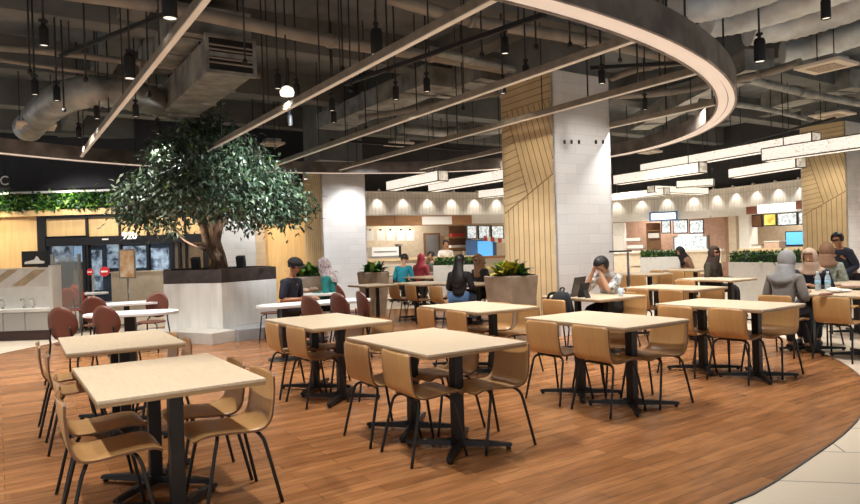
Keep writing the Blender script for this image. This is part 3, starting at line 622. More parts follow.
def round_chair_proto(m):
    t = thing('round_back_chair', '', 'chair')
    bm = NB(); n = 24; F_, B_ = [], []
    for ring_ in range(5):
        r = ring_/4
        for k in range(n if ring_ else 1):
            a = 2*PI*k/n; x, z = .185*r*math.cos(a), .2*r*math.sin(a); y = .05*(x/.2)**2
            F_.append(bm.verts.new((x, y-.215-.1*z, .70+z))); B_.append(bm.verts.new((x, y-.229-.1*z, .70+z)))
    ix = lambda q, k: 0 if q == 0 else 1+(q-1)*n+k % n
    for q in range(4):
        for k in range(n):
            a, b, c, d = ix(q, k), ix(q, k+1), ix(q+1, k+1), ix(q+1, k)
            for G, rev in ((F_, 0), (B_, 1)):
                vs = [G[a], G[c], G[d]] if q == 0 else [G[a], G[b], G[c], G[d]]
                f = bm.faces.new(vs); f.smooth = True
    for k in range(n): bm.faces.new((F_[ix(4, k)], F_[ix(4, k+1)], B_[ix(4, k+1)], B_[ix(4, k)]))
    bmesh.ops.recalc_face_normals(bm, faces=bm.faces); obj('backrest', bm, m, t)
    bm = NB(); lathe(bm, [(.15, .440), (.2, .445), (.21, .455), (.2, .465), (.1, .458)], (0, .0, 0), 24); obj('seat', bm, m, t)
    for sx in (-1, 1):
        bm = NB(); tube(bm, [(sx*.10, .1, .44), (sx*.16, .15, .42), (sx*.19, .19, 0)], .011, 8); obj('leg', bm, 'black_steel', t)
        bm = NB(); tube(bm, cat_rom([(sx*.12, -.232, .66), (sx*.14, -.22, .52), (sx*.17, -.18, .42), (sx*.2, -.25, 0)], 4), .011, 8); obj('leg', bm, 'black_steel', t)
    return t
RCP = round_chair_proto('brown_shell'); KIDS[RCP.name] = kids(RCP); G_ = 'red-brown round-backed chairs'
for i, (px, py, Y, ang, lab) in enumerate([(73, 321, 7.8, -6, 'red-brown round-backed chair, leftmost, in front of the white table'), (117, 320, 7.8, -12, 'red-brown round-backed chair, right one before the white table at left'), (98, 303, 9.8, 10, 'red-brown round-backed chair behind the white table at left'), (151, 301, 10.0, 175, 'red-brown round-backed chair against the left side of white planter'),
       (322, 305, 8.35, -38, 'red-brown round-backed chair, first before the long white table'), (350, 302, 8.75, -42, 'red-brown round-backed chair, middle of three at the long white table'), (375, 303, 8.9, -58, 'red-brown round-backed chair at right end of the long white table'), (351, 288, 10.6, -60, 'red-brown round-backed chair behind the woman in teal'), (272, 283, 10.9, 90, 'red-brown round-backed chair under the man in black cap')]):
    p = gy(px, py, Y); place(RCP, i == 0, (p.x, p.y, .006 if inside(p) else 0), math.radians(ang), lab, G_)
ORP = round_chair_proto('orange_shell'); KIDS[ORP.name] = kids(ORP)
for i, (px, Y, ang, lab) in enumerate([(61, 13.1, 60, 'orange chair left of the small white table near the entrance'), (77, 13.0, -140, 'orange chair at the near side of small white table by entrance'), (84, 14.6, -100, 'orange chair behind the small white table by the entrance')]):
    p = gy(px, 300, Y); place(ORP, i == 0, (p.x, p.y, 0), math.radians(ang), lab, 'orange chairs near the entrance')
# ------------------------------------------------------------------ tree planter and tree
PB = [gy(164, 300, 11.5), gy(222, 300, 11.2), gy(277, 300, 12.3), gy(268, 300, 13.5), gy(215, 300, 14.1), gy(165, 300, 13.3)]
PB = [(p.x, p.y) for p in PB]; cx, cy = sum(p[0] for p in PB)/6, sum(p[1] for p in PB)/6
sc = lambda k: [(cx+(p[0]-cx)*k, cy+(p[1]-cy)*k) for p in PB]
t = thing('tree_planter', 'big white faceted planter with dark rim holding the tree', 'planter', (cx, cy, 0))
def rel2(name, bm, m, par=t, **k): return rel(obj(name, bm, m, par, **k), t)
bm = NB(); prism(bm, PB, .0, .97); rel2('planter_body', bm, 'planter_white', bevel=.01)
bm = NB(); a, b = sc(1.0), sc(.86)
for k in range(6):
    j = (k+1) % 6; prism(bm, [a[k], a[j], b[j], b[k]], .97, 1.20)
rel2('rim', bm, 'rim')
bm = NB(); prism(bm, sc(.87), .9, 1.12); rel2('soil', bm, 'soil')
st = [gz(158, 331, .19), gz(212, 333.5, .19), gz(238, 329.5, .19), gz(228, 322, .19)]
stp = [(p.x, p.y) for p in st]+[(PB[0][0], PB[0][1]), (PB[0][0]-.4, PB[0][1]-.1)]
bm = NB(); prism(bm, [stp[0], stp[1], stp[2], PB[1], PB[0], (PB[0][0]-.5, PB[0][1]+.1)], 0, .19); rel2('front_step', bm, 'planter_step', bevel=.008)
s2 = [gz(238.5, 330.5, .19), gz(264, 328, .19), gz(294, 319, .19), gz(282, 312, .19)]
bm = NB(); prism(bm, [s2[0][:2], s2[1][:2], s2[2][:2], (PB[2][0]+.2, PB[2][1]), PB[2], PB[1]], 0, .2); rel2('side_step', bm, 'step_grey', bevel=.008)
TX, TY = cx+.05, cy-.3
for (px, lab) in [(241, 'small black uplight on the right of the planter rim'), (196, 'small black uplight on the planter rim left of the trunk')]:
    p = gy(px, 266, TY-.45); ul = thing('uplight', lab, 'spotlight', (p.x, p.y, 1.12))
    bm = NB(); box(bm, (0, 0, .03), (.16, .1, .06)); tube(bm, [(0, 0, .05), (0, 0, .12)], .015, 6); obj('bracket', bm, 'black', ul)
    bm = NB(); box(bm, (0, 0, .2), (.15, .12, .2), 0, 0, 0, .25); obj('lamp_head', bm, 'black', ul, .01)
tree = thing('indoor_tree', 'large leafy indoor tree growing from the white planter', 'tree', (TX, TY, 1.05))
def relt(name, bm, m): return rel(obj(name, bm, m, tree), tree)
bm = NB(); z0 = 1.05
def br(pts, r0, r1):
    P = cat_rom([Vector((TX, TY, 0))+Vector(p) for p in pts], 5); n = len(P); tube(bm, P, r0, 10, 0, [r0+(r1-r0)*i/(n-1) for i in range(n)])
br([(.10, 0, z0), (.06, .02, 1.4), (.0, 0, 1.75), (.05, 0, 2.2), (.0, .1, 3.0), (0, .1, 3.7)], .16, .04)
br([(-.05, -.05, z0), (.03, -.06, 1.35), (-.12, -.08, 1.7), (-.25, 0, 2.1), (-.7, .1, 2.7), (-1.1, 0, 3.0)], .11, .03)
br([(.02, 0, 1.7), (.2, -.1, 2.1), (.7, -.2, 2.6), (1.2, -.2, 2.8)], .09, .025)
br([(0, 0, 2.0), (.1, .3, 2.5), (.3, .9, 2.9)], .07, .02); br([(0, 0, 2.0), (-.1, -.4, 2.5), (-.2, -.9, 2.8)], .07, .02)
br([(-.12, -.1, 1.55), (-.45, -.3, 1.75), (-.62, -.4, 2.0)], .035, .012)
relt('trunk', bm, 'bark')
bm = NB(); rnd = random.Random(5)
cl = []
def topz(r, a): return 4.12-1.72*r**1.3 - (.12 if math.cos(a) > .3 else 0)
for i in range(470):                          # leaf sprays over a drooping dome
    a = rnd.uniform(0, 2*PI); r = math.sqrt(rnd.random()); ex = 1.58+.1*math.sin(3*a+1)+.1*math.sin(5*a)
    zt = topz(r, a)+.1; d = rnd.random()**1.6*(.75 if r < .75 else .5)
    cl.append((Vector((TX+.0+r*ex*math.cos(a)*1.02, TY+r*ex*math.sin(a)*.9, zt-d-rnd.uniform(0, .1))), .22+.09*rnd.random()))
for a in range(26):
    an = a/26*2*PI+rnd.uniform(-.1, .1); cl.append((Vector((TX+rnd.uniform(-1.1, 1.1), TY-rnd.uniform(.2, 1.0), rnd.uniform(2.15, 2.75))), .2)); cl.append((Vector((TX+1.5*math.cos(an), TY+1.35*math.sin(an), 2.62-rnd.random()*.45)), .22))
for (x, z, s) in [(-.62, 1.85, .16), (-.75, 2.05, .2), (1.45, 2.15, .25), (1.1, 2.1, .22), (.6, 2.2, .2), (-1.62, 2.55, .22), (1.75, 2.45, .2)]: cl.append((Vector((TX+x, TY-.4, z)), s))
def leafquad(bm, p, n, d, l, w, mi):
    s = n.cross(d).normalized(); v = [bm.verts.new(q) for q in (p, p+d*l*.45+s*w*.5+n*.01, p+d*l, p+d*l*.45-s*w*.5+n*.01)]
    f = bm.faces.new(v); f.material_index = mi
for c, R in cl:
    for j in range(30):
        o = Vector((rnd.gauss(0, 1), rnd.gauss(0, 1), rnd.gauss(0, .8)))*R*.55
        d = Vector((o.x*1.5+rnd.gauss(0, .25), o.y*1.5+rnd.gauss(0, .25), -.35+rnd.gauss(0, .3))).normalized()
        n = Vector((rnd.gauss(0, .5), rnd.gauss(0, .5), 1)); n = (n-d*n.dot(d)).normalized()
        leafquad(bm, c+o, n, d, rnd.uniform(.09, .15), rnd.uniform(.045, .07), rnd.choice((0, 0, 0, 1, 1, 2)) if rnd.random() > .015 else 3)
relt('foliage', bm, ['lf1', 'lf2', 'lf3', 'lf4'])
# ------------------------------------------------------------------ green wall and other plants
def leafmass(bm, x0, x1, y0, y1, z0, z1, n, l, rnd, front=True, mats=3):
    for i in range(n):
        p = Vector((rnd.uniform(x0, x1), rnd.uniform(y0, y1), rnd.uniform(z0, z1)))
        d = Vector((rnd.gauss(0, .7), -abs(rnd.gauss(0, .6)) if front else rnd.gauss(0, .7), rnd.gauss(.1, .6))).normalized()
        nn = Vector((rnd.gauss(0, .5), -1 if front else rnd.gauss(0, .5), .6)); nn = (nn-d*nn.dot(d)).normalized()
        k = rnd.uniform(.6, 1.3); leafquad(bm, p, nn, d, l*k, l*.5*k, int(rnd.random()**1.3*mats*.999))
gw = thing('green_wall', 'strip of lush green wall planting above the entrance', 'plant wall', (-9.2, 17.9, 2.84))
bm = NB(); box(bm, (0, .03, .22), (12, .05, .48)); obj('backing', bm, 'black', gw)
bm = NB(); leafmass(bm, -6, 6, -.12, 0, .0, .44, 5200, .14, random.Random(2)); obj('foliage', bm, ['gw1', 'gw2', 'gw3'], gw)
def hedge_box(x0, x1, y, bot, Y0, Y1, lab, h=.25, seed=1):
    a, b = gy(x0, y, Y0), gy(x1, y, Y1); d = b-a; d.z = 0; L = d.length; m = (a+b)/2; zt = m.z
    t = thing('hedge_planter', lab, 'planter', (m.x, m.y, 0), math.atan2(d.y, d.x), 'low white hedge boxes')
    bm = NB(); box(bm, (0, .2, zt/2), (L, .4, zt)); obj('planter_box', bm, 'white', t, .01)
    bm = NB(); box(bm, (0, .2, zt+h*.36), (L-.06, .34, h*.72)); leafmass(bm, -L/2, L/2, .0, .4, zt-.02, zt+h, int(L*900), .08, random.Random(seed), False); obj('foliage', bm, ['gw1', 'gw2', 'gw3'], t)
hedge_box(433, 482, 265, 0, 15.6, 15.3, 'low white hedge box behind the long-haired woman', .15, 3)
hedge_box(640, 680, 257, 0, 17.5, 17.0, 'low white hedge box left of hooded woman, far back', .15, 4)
hedge_box(728, 822, 262.5, 0, 13.6, 11.6, 'long white hedge box behind the grey-scarfed woman', .2, 5)
def fern(c, top, h, rz, lab, yel=False, seed=3, n=70, size=.45):
    t = thing('potted_fern', lab, 'potted plant', (c[0], c[1], 0), rz)
    bm = NB(); q = lambda s: [(-s, -s), (s, -s), (s, s), (-s, s)]
    prism(bm, q(top*.36), 0, h, 0, None, q(top*.5)); obj('planter_pot', bm, 'conc_planter', t, .012)
    bm = NB(); prism(bm, q(top*.44), h-.02, h+.012); obj('soil', bm, 'soil', t)
    bm = NB(); r = random.Random(seed)
    for i in range(n):
        a = r.uniform(0, 2*PI); el = r.uniform(.5, 1.4); L = size*r.uniform(.6, 1.1); w = .045*r.uniform(.7, 1.2)
        o = Vector((r.uniform(-1, 1)*top*.3, r.uniform(-1, 1)*top*.3, h)); mi = (3 if o.x < -.03 and r.random() < .75 else int(r.random()*3)) if yel else int(r.random()**1.4*3)
        hd = Vector((math.cos(a), math.sin(a), 0)); sd = Vector((-hd.y, hd.x, 0)); prev = None
        for k in range(5):
            s = k/4; p = o+hd*L*s*math.cos(el)+UP*(L*s*math.sin(el)-.45*L*s*s); ww = w*(.5+1.4*s)*(1-s**3)+.004
            pr_ = (bm.verts.new(p-sd*ww), bm.verts.new(p+sd*ww))
            if prev: f = bm.faces.new((prev[0], prev[1], pr_[1], pr_[0])); f.material_index = mi
            prev = pr_
    obj('foliage', bm, ['gw1', 'gw2', 'gw3', 'yel'], t)
p = gy(511, 280, 9.45); fern((p.x, p.y), .56, 1.02, TH+.06, 'square concrete pot with yellow-green bromeliads before the central column', True, 3, 90, .42)
p = gy(310, 280, 12.9); fern((p.x, p.y), .78, .98, .2, 'concrete pot with fern behind the man in black cap', False, 5, 80, .5)
p = gy(373, 270, 15.0); fern((p.x, p.y), .6, .95, .4, 'concrete pot with fern right of the far white column', False, 6, 60, .45)
# ------------------------------------------------------------------ entrance
en = thing('glass_entrance', 'black framed glass sliding entrance with timber transom panels', 'entrance', (-8.9, 17.9, 0))
def ent(name, rects, m, Y=17.95, dep=.1, one=True):
    if one:
        bm = NB()
        for r in rects: quadbox(bm, *r, Y, dep)
        rel(obj(name, bm, m, en), en)
    else:
        for r in rects: bm = NB(); quadbox(bm, *r, Y, dep); rel(obj(name, bm, m, en), en)
ent('frame', [(38, 214, 46, 313), (46, 214.5, 205, 216.5), (46, 236, 205, 244), (203, 214, 208, 306)], 'frame_black', 17.9, .2)
ent('mullion', [(86.5, 214, 88.5, 310), (119.5, 214, 121, 310), (147.5, 214, 149, 308), (185, 214, 186.5, 307)], 'frame_black', 17.92, .14, False)
ent('transom_panel', [(46, 217, 86.5, 236), (88.5, 217, 119.5, 236), (121, 217, 147.5, 236), (149, 217, 185, 236), (186.5, 217, 203, 236)], 'amber', 17.99, .05, False)
ent('glass_pane', [(46, 244, 86.5, 310), (88.5, 244, 119.5, 310), (121, 244, 147.5, 308), (149, 244, 185, 307), (186.5, 244, 203, 306)], 'door_glass', 17.99, .02, False)
ent('door_stile', [(83, 244, 86, 311), (171.5, 240, 173.5, 307), (178.5, 240, 181, 307)], 'frame_black', 17.94, .08, False)
bm = NB(); quadbox(bm, 102, 238.5, 108, 240, 17.86, .03); rel(obj('door_sensor', bm, 'lamp_white', en), en)
def text(s, name, m, size, loc, rot, parent=None, ext=.004):
    cu = bpy.data.curves.new(name, 'FONT'); cu.body = s; cu.size = size; cu.extrude = ext; cu.align_x = 'CENTER'; cu.align_y = 'CENTER'
    o = bpy.data.objects.new(name, cu); C.objects.link(o); dg = bpy.context.evaluated_depsgraph_get(); me = bpy.data.meshes.new_from_object(o.evaluated_get(dg)); bpy.data.objects.remove(o)
    o = bpy.data.objects.new(name, me); C.objects.link(o); me.materials.clear(); me.materials.append(X[m]); o.location = loc; o.rotation_euler = rot
    if parent is not None: o.parent = parent
    return o
p = gy(129.5, 236, 17.7); o = text('920', 'unit_number', 'sign_lit', .27, p, (PI/2, 0, 0), None, .02); rel(setattr(o, 'parent', en) or o, en)
for (x, y, r, lab) in [(104.5, 271.5, .135, 'red no-entry disc with white bar on the glass door'), (90, 272, .09, 'second red disc left of the no-entry disc')]:
    p = gy(x, y, 17.9); t = thing('door_sticker', lab, 'sign', p)
    bm = NB(); lathe(bm, [(r, -.008), (r, .008)], seg=24, smooth=False); bmesh.ops.rotate(bm, matrix=Matrix.Rotation(PI/2, 3, 'X'), verts=bm.verts); obj('disc', bm, 'red', t)
    bm = NB(); box(bm, (0, -.012, 0), (r*1.3, .012, r*.35)); obj('white_bar', bm, 'paper', t)
# interior beyond the entrance
for i, (x0, y0, x1, y1, m) in enumerate([(52, 243, 72, 262, 'shop_lit'), (74, 246, 82, 262, 'sign_blue'), (92, 250, 101, 290, 'shop_lit'), (107, 244, 118, 268, 'shop_lit'), (123, 246, 145, 268, 'shop_lit'), (150, 248, 168, 272, 'shop_lit'), (187, 244, 200, 268, 'shop_lit')]):
    bm = NB(); quadbox(bm, x0, y0, x1, y1, 22.1, .1); tag(obj('shop_window', bm, m), ['lit shop window seen through the leftmost glass pane', 'small bright window beside the leftmost glass pane edge', 'narrow lit shop window behind the red door discs', 'lit shop window behind the second glass pane', 'lit shop window behind the middle glass pane', 'lit shop window behind the right glass pane', 'lit shop window seen left of the tree trunk'][i], 'window', 'lit windows of the shop beyond the entrance')
for (x0, x1, y0, y1, Y, m, lab) in [(74, 86, 270, 306, 20, 'cream_wall', 'cream cabinet seen through the glass door'), (58, 72, 262, 306, 20.5, 'scr_frame', 'dark display shelf seen through the leftmost glass pane')]:
    bm = NB(); q = quadbox(bm, x0, y0, x1, y1, Y, .5); box(bm, (q[0], Y-.02, q[2]+q[4]*.5), (q[3]*.9, .03, .03)); box(bm, (q[0], Y-.02, q[2]+q[4]*.75), (q[3]*.9, .03, .03)); tag(obj('shop_cabinet', bm, m), lab, 'cabinet')
# low partition and poster stand
bm = NB(); a = gy(113, 273, 16); b = gy(205, 271, 16); box(bm, ((a.x+b.x)/2, 16, a.z/2), (b.x-a.x, .2, a.z)); box(bm, ((a.x+b.x)/2, 16, a.z+.015), (b.x-a.x+.04, .26, .03)); tag(obj('low_partition', bm, 'cream_wall'), 'low cream partition in front of the glass entrance', 'partition')
p = gy(127.5, 270, 14.2); ps = thing('poster_stand', 'poster stand with orange food poster before the glass entrance', 'poster stand', (p.x, p.y, 0))
zt, zb = gy(127, 249, 14.2).z, gy(127, 278.5, 14.2).z
bm = NB(); lathe(bm, [(.2, 0), (.2, .015), (.03, .03)], seg=16); tube(bm, [(0, 0, .02), (0, 0, zb)], .018, 8); obj('stand_post', bm, 'steel', ps)
bm = NB(); box(bm, (0, 0, (zt+zb)/2), (.36, .03, zt-zb)); obj('poster_frame', bm, 'steel', ps, .004)
bm = NB(); box(bm, (0, -.018, (zt+zb)/2), (.30, .008, zt-zb-.06)); obj('poster', bm, 'poster', ps)
# sign box with a letter, top left
p = gz(6, 181, 3.55); sgn = thing('hanging_sign', 'black hanging sign box with white round letter at left edge', 'sign', (p.x-.35, p.y, 3.55))
bm = NB(); box(bm, (-.1, .03, 0), (1.1, .06, .34)); obj('sign_board', bm, 'black', sgn)
text('.C', 'letter', 'paper', .34, (.27, -.004, 0), (PI/2, 0, 0), sgn)
bm = NB(); tube(bm, [(.3, .03, .17), (.3, .03, 1.75)], .012, 6); tube(bm, [(-.5, .03, .17), (-.5, .03, 1.75)], .012, 6); obj('hanger_rods', bm, 'black', sgn)
# ------------------------------------------------------------------ wash counter at left
WY = 11.9; zc = gy(25, 309, WY).z
wc = thing('wash_counter', 'white wash counter with grey doors and diagonal marble back at left', 'counter', (-7.6, WY+.3, 0))
def relw(name, bm, m, **k): return rel(obj(name, bm, m, wc, **k), wc)
xl, xr = gy(-40, 300, WY).x, gy(50, 300, WY).x
bm = NB(); box(bm, ((xl+xr)/2, WY+.15, zc-.03), (xr-xl, .3, .06)); relw('countertop', bm, 'white', bevel=.006)
zd0, zd1 = gy(25, 331, WY).z, zc-.06
bm = NB(); box(bm, ((xl+xr)/2, WY+.17, (zd0+zd1)/2), (xr-xl, .24, zd1-zd0)); relw('carcass', bm, 'cab')
bm = NB(); box(bm, ((xl+xr)/2, WY+.18, zd0/2), (xr-xl, .2, zd0)); relw('plinth', bm, 'plinth')
for (a, b) in [(-20, 1.5), (2.5, 23.5), (24.5, 46.5)]:
    q0, q1 = gy(a, 320, WY).x, gy(b, 320, WY).x; bm = NB(); box(bm, ((q0+q1)/2, WY+.04, (zd0+zd1)/2), (q1-q0, .02, zd1-zd0-.02)); relw('door', bm, 'cab', bevel=.003)
zm0, zm1 = gy(25, 287, WY+.24).z, gy(25, 268, WY+.24).z
bm = NB(); box(bm, ((xl+xr)/2, WY+.27, (zc+zm0)/2), (xr-xl, .06, zm0-zc)); relw('splashback', bm, 'white')
bm = NB(); box(bm, ((xl+xr)/2, WY+.27, (zm0+zm1)/2), (xr-xl, .06, zm1-zm0)); relw('marble_panel', bm, 'marble_w')
bm = NB()
for x0 in (-14,):
    w_ = 10; P = [gn(x, y, (0, WY+.235, 0), Vector((0, 1, 0))) for x, y in ((x0, 286), (x0+w_, 286), (x0+w_+22, 269.5), (x0+22, 269.5))]
    if x0+w_+22 < 50: slab(bm, P, (0, 1, 0), .01)
P = [gn(x, y, (0, WY+.235, 0), Vector((0, 1, 0))) for x, y in ((12, 286), (24, 286), (46, 269.5), (34, 269.5))]; slab(bm, P, (0, 1, 0), .012)
relw('marble_bands', bm, 'marble_t')
bm = NB(); box(bm, (xr+.02, WY+.15, .68), (.06, .3, 1.36)); relw('end_panel', bm, 'white')
for i, px in enumerate((3, 24, 33)):
    q = gy(px, 305, WY+.2); tp = thing('tap', ['chrome tap at the left end of the wash counter', 'chrome tap in the middle of the wash counter', 'chrome soap pump right of the middle tap'][i], 'tap', (q.x, q.y, zc), 0, 'taps on the wash counter')
    bm = NB(); tube(bm, [(0, 0, 0), (0, 0, .14), (0, -.02, .17), (0, -.08, .17), (0, -.1, .14)], .014, 8); lathe(bm, [(.025, 0), (.025, .015)], seg=10); obj('spout', bm, 'chrome', tp)
    bm = NB(); box(bm, (.03, 0, .06), (.04, .012, .012)); obj('handle', bm, 'chrome', tp)
q = quadbox(NB(), 21.5, 251, 48, 267, WY+.25, .04)
ds = thing('display_board', 'black display board with pale shoe-like drawing on wash counter', 'sign', (q[0], WY+.25, q[2]))
bm = NB(); box(bm, (0, .02, q[4]/2), (q[3], .04, q[4])); obj('board', bm, 'black', ds, .004)
bm = NB()
prof = [(-.19, .06), (.17, .06), (.19, .10), (.1, .12), (.06, .19), (.03, .2), (.0, .14), (-.08, .12), (-.18, .10)]
slab(bm, [(x, -.002, z) for x, z in prof], (0, -1, 0), .008); obj('pale_motif', bm, 'paper', ds)
q = gy(57, 290, 12.2); gp = thing('glass_screen', 'tall clear glass screen with steel post beside the wash counter', 'screen', (q.x, 12.6, 0))
bm = NB(); box(bm, (-.03, 0, .75), (.02, .9, 1.5)); obj('glass', bm, 'clear_glass', gp); bm = NB(); box(bm, (-.03, -.46, .78), (.05, .05, 1.56)); box(bm, (-.03, .46, .78), (.05, .05, 1.56)); box(bm, (-.03, 0, .02), (.1, 1.0, .04)); obj('post', bm, 'steel', gp)
# ------------------------------------------------------------------ food stalls
def seg(i):
    a, b = WP[i], WP[i+1]; d = (b-a).normalized(); return a, d, Vector((d.y, -d.x, 0))   # n points to the hall
def sq(bm, i, x0, y0, x1, y1, off, dep, mi=0):
    a, d, n = seg(i); p = a+n*off; L, R_ = gn(x0, y0, p, n), gn(x1, y1, p, n); xm = (x0+x1)/2
    t, b = gn(xm, y0, p, n).z, gn(xm, y1, p, n).z; c = (L+R_)/2
    ln = (Vector((R_.x, R_.y))-Vector((L.x, L.y))).length
    box(bm, (c.x-n.x*dep/2, c.y-n.y*dep/2, (t+b)/2), (ln, dep, t-b), math.atan2(d.y, d.x), mi)
    return Vector((c.x, c.y, b)), ln, t-b, math.atan2(d.y, d.x)
hd = ['white ribbed stall header above brown timber sign band', 'white ribbed stall header left of the central column above menu screens', 'white ribbed stall header right of central column with blue sign', 'white ribbed stall header with lit white sign', 'white ribbed stall header at the far right edge']
for i in range(5):
    a, d, n = seg(i); L = (WP[i+1]-WP[i]).length
    t = thing('stall_header', hd[i], 'stall header', (a+d*L/2).to_tuple(), math.atan2(d.y, d.x), 'ribbed stall headers')
    bm = NB(); box(bm, (0, .1, 2.83), (L, .2, .66)); obj('ribbed_panel', bm, 'rib', t)
    bm = NB(); box(bm, (0, .05, 2.36), (L, .3, .28)); obj('lower_band', bm, 'white' , t)
    bm = NB(); box(bm, (0, .05, 3.18), (L, .3, .04)); obj('top_cap', bm, 'white', t)
    nl = max(2, int(L/.78))
    for k in range(nl):
        x = (k+.5)/nl*L-L/2; w = a+d*(x+L/2)+n*.17
        bm = NB(); tube(bm, [(x, -.17, 3.25), (x, -.17, 3.17)], .035, 8); tube(bm, [(x, 0, 3.2), (x, -.17, 3.26)], .01, 6); obj('header_lamp', bm, 'lamp_white', t)
        ld = bpy.data.lights.new('header_light', 'SPOT'); ld.energy = 13; ld.spot_size = 1.5; ld.spot_blend = .8; ld.color = (1, .93, .82); ld.shadow_soft_size = .03
        lo = bpy.data.objects.new('header_light', ld); C.objects.link(lo); lo.location = (w.x, w.y, 3.13); lo.rotation_euler = (Vector((n.x*-.12, n.y*-.12, -1))).to_track_quat('-Z', 'Y').to_euler()
def stall(name, label, cat, i, rects, group=None, off=.3, dep=.05, parts=None, bevel=0):
    """rects: list of (part name, material, x0, y0, x1, y1, extra offset)"""
    t = None
    for pn, m, x0, y0, x1, y1, eo, dp in rects:
        bm = NB(); c, ln, h, rz = sq(bm, i, x0, y0, x1, y1, off+eo, dp)
        if t is None: t = thing(name, label, cat, c, 0, group)
        o = obj(pn, bm, m, t); o.matrix_parent_inverse = Matrix.Translation(t.location).inverted()
    return t
stall('stall_sign', 'brown timber sign band with small white name plate, left stall', 'sign', 0, [('timber_board', 'sign_timber', 363, 215.5, 472, 225.5, .12, .1), ('name_plate', 'paper', 422, 216.5, 452, 224.5, .14, .03), ('board_joint', 'shelf_brown', 394.5, 215.5, 395.3, 225.5, .13, .03)])
for k, x in enumerate((366, 376.5, 386.5, 397, 406)):
    stall('menu_poster', 'white menu sheet hanging in a row on the left stall', 'poster', 0, [('sheet', 'paper', x, 230+.2*(k == 0), x+8.2, 240.6, 0, .02), ('clip', 'black', x+3, 229, x+5, 230.5, .01, .02)], 'white menu sheets on the left stall', -1.0)
stall('stall_door', 'grey-brown doorway at the back of the left stall', 'door', 0, [('door_frame', 'shelf_brown', 424, 233, 441, 262, 0, .06), ('door_leaf', 'steel', 426, 235, 439, 262, .02, .05)], None, -1.38)
stall('stall_shelf', 'brown open shelf unit right of the stall doorway', 'shelf', 0, [('back_board', 'shelf_brown', 449, 226, 471, 251, 0, .05), ('board', 'sign_timber', 449, 236.5, 471, 238, .25, .3), ('board', 'sign_timber', 449, 247.5, 471, 249.5, .25, .3), ('box_row', 'stripe_red', 452, 233.5, 465, 236.5, .2, .15), ('tray_row', 'paper', 451, 245, 468, 247.5, .2, .15)], None, -1.0)
stall('stall_counter', 'long pale counter of the left stall behind the seated people', 'counter', 0, [('counter_front', 'cream_wall', 362, 259.5, 480, 280, .5, .1), ('counter_top', 'beige_panel', 362, 257.5, 480, 259.8, .55, .6)], None, .3)
stall('food_display', 'pale food display case on the left stall counter', 'display case', 0, [('case', 'paper', 372, 247, 399, 257.5, .2, .4), ('tray', 'chrome', 374, 251, 397, 252, .22, .02), ('case_base', 'steel', 372, 256, 399, 257.8, .22, .05)], None, .5)
stall('dark_appliance', 'dark upright appliance on the left stall counter', 'appliance', 0, [('body', 'black', 399.5, 245, 401.5, 257.5, .2, .3), ('tap_head', 'steel', 399, 244, 402.5, 246, .22, .3)], None, .5)
for x0, x1, m, lab in [(467, 477, 'scr1', 'first white menu screen left of the central column'), (478.5, 490, 'scr1', 'second white menu screen left of the central column'), (491.5, 504, 'scr1', 'third white menu screen touching the central column')]:
    stall('menu_screen', lab, 'menu screen', 1, [('bezel', 'scr_frame', x0, 225.5, x1, 239, 0, .06), ('screen', m, x0+.8, 226.3, x1-.8, 238.2, .015, .02)], 'lit menu screens', -.6)
stall('display_fridge', 'bright blue display fridge left of the central column', 'fridge', 1, [('body', 'blue_frame', 476.5, 239.5, 497, 262, 0, .5), ('lit_front', 'scr3', 478, 241, 493, 257, .03, .04)], None, -.3)
for k in range(6):
    x = 484+k*3.6; stall('bunting_flag', 'small red and white flag in the row above the blue fridge', 'flag', 1, [('flag', 'stripe_red' if k % 2 == 0 else 'paper', x, 236+k*.5, x+3, 241+k*.4, 0, .01)], 'red and white flags', .1)
stall('stall_counter', 'pale counter of the stall left of the central column', 'counter', 1, [('counter_front', 'cream_wall', 470, 258, 512, 285, .5, .1), ('counter_top', 'sign_timber', 470, 256, 512, 258.4, .55, .5)], None, .6)
# right stalls
stall('stall_sign', 'blue framed lit sign on the header right of the column', 'sign', 2, [('sign_frame', 'blue_frame', 649, 211.5, 677.5, 221, .1, .08), ('lit_panel', 'sign_lit', 651, 213, 675.5, 219.5, .12, .03)])
for x0, x1, lab in [(661, 671, 'leftmost white menu screen of the blue-sign stall'), (672.5, 688, 'middle white menu screen of the blue-sign stall'), (689, 704, 'right white menu screen of the blue-sign stall')]:
    stall('menu_screen', lab, 'menu screen', 2, [('bezel', 'scr_frame', x0, 219.5, x1, 233.5, 0, .06), ('screen', 'scr1', x0+1, 220.5, x1-1, 232.5, .015, .02)], 'lit menu screens', .05)
stall('display_case', 'brightly lit white display case below the blue-sign stall screens', 'display case', 2, [('body', 'steel', 673, 236, 708, 252, 0, .4), ('lit_front', 'scr1', 674.5, 237, 706.5, 250.5, .02, .03), ('canopy', 'sign_lit', 678, 234.3, 702, 236.5, .05, .2)], None, .3)
stall('stall_shelf', 'brown shelf with pale crockery left of the white menu screens', 'shelf', 2, [('back_board', 'shelf_brown', 646, 223, 661, 252, 0, .05), ('board', 'sign_timber', 646, 230, 661, 231, .2, .25), ('dishes', 'paper', 648, 233, 659, 238, .1, .1)], None, -.2)
stall('white_cabinet', 'white tall cabinet beside the column right edge', 'cabinet', 2, [('body', 'white', 612, 223, 624, 262, 0, .4), ('door', 'paper', 613, 236, 623, 260, .02, .03)], None, .2)
stall('stall_counter', 'pale counter of the blue-sign stall behind the hedge', 'counter', 2, [('counter_front', 'cream_wall', 612, 252, 722, 274, .5, .1), ('counter_top', 'white', 612, 250.3, 722, 252.4, .55, .5)], None, .5)
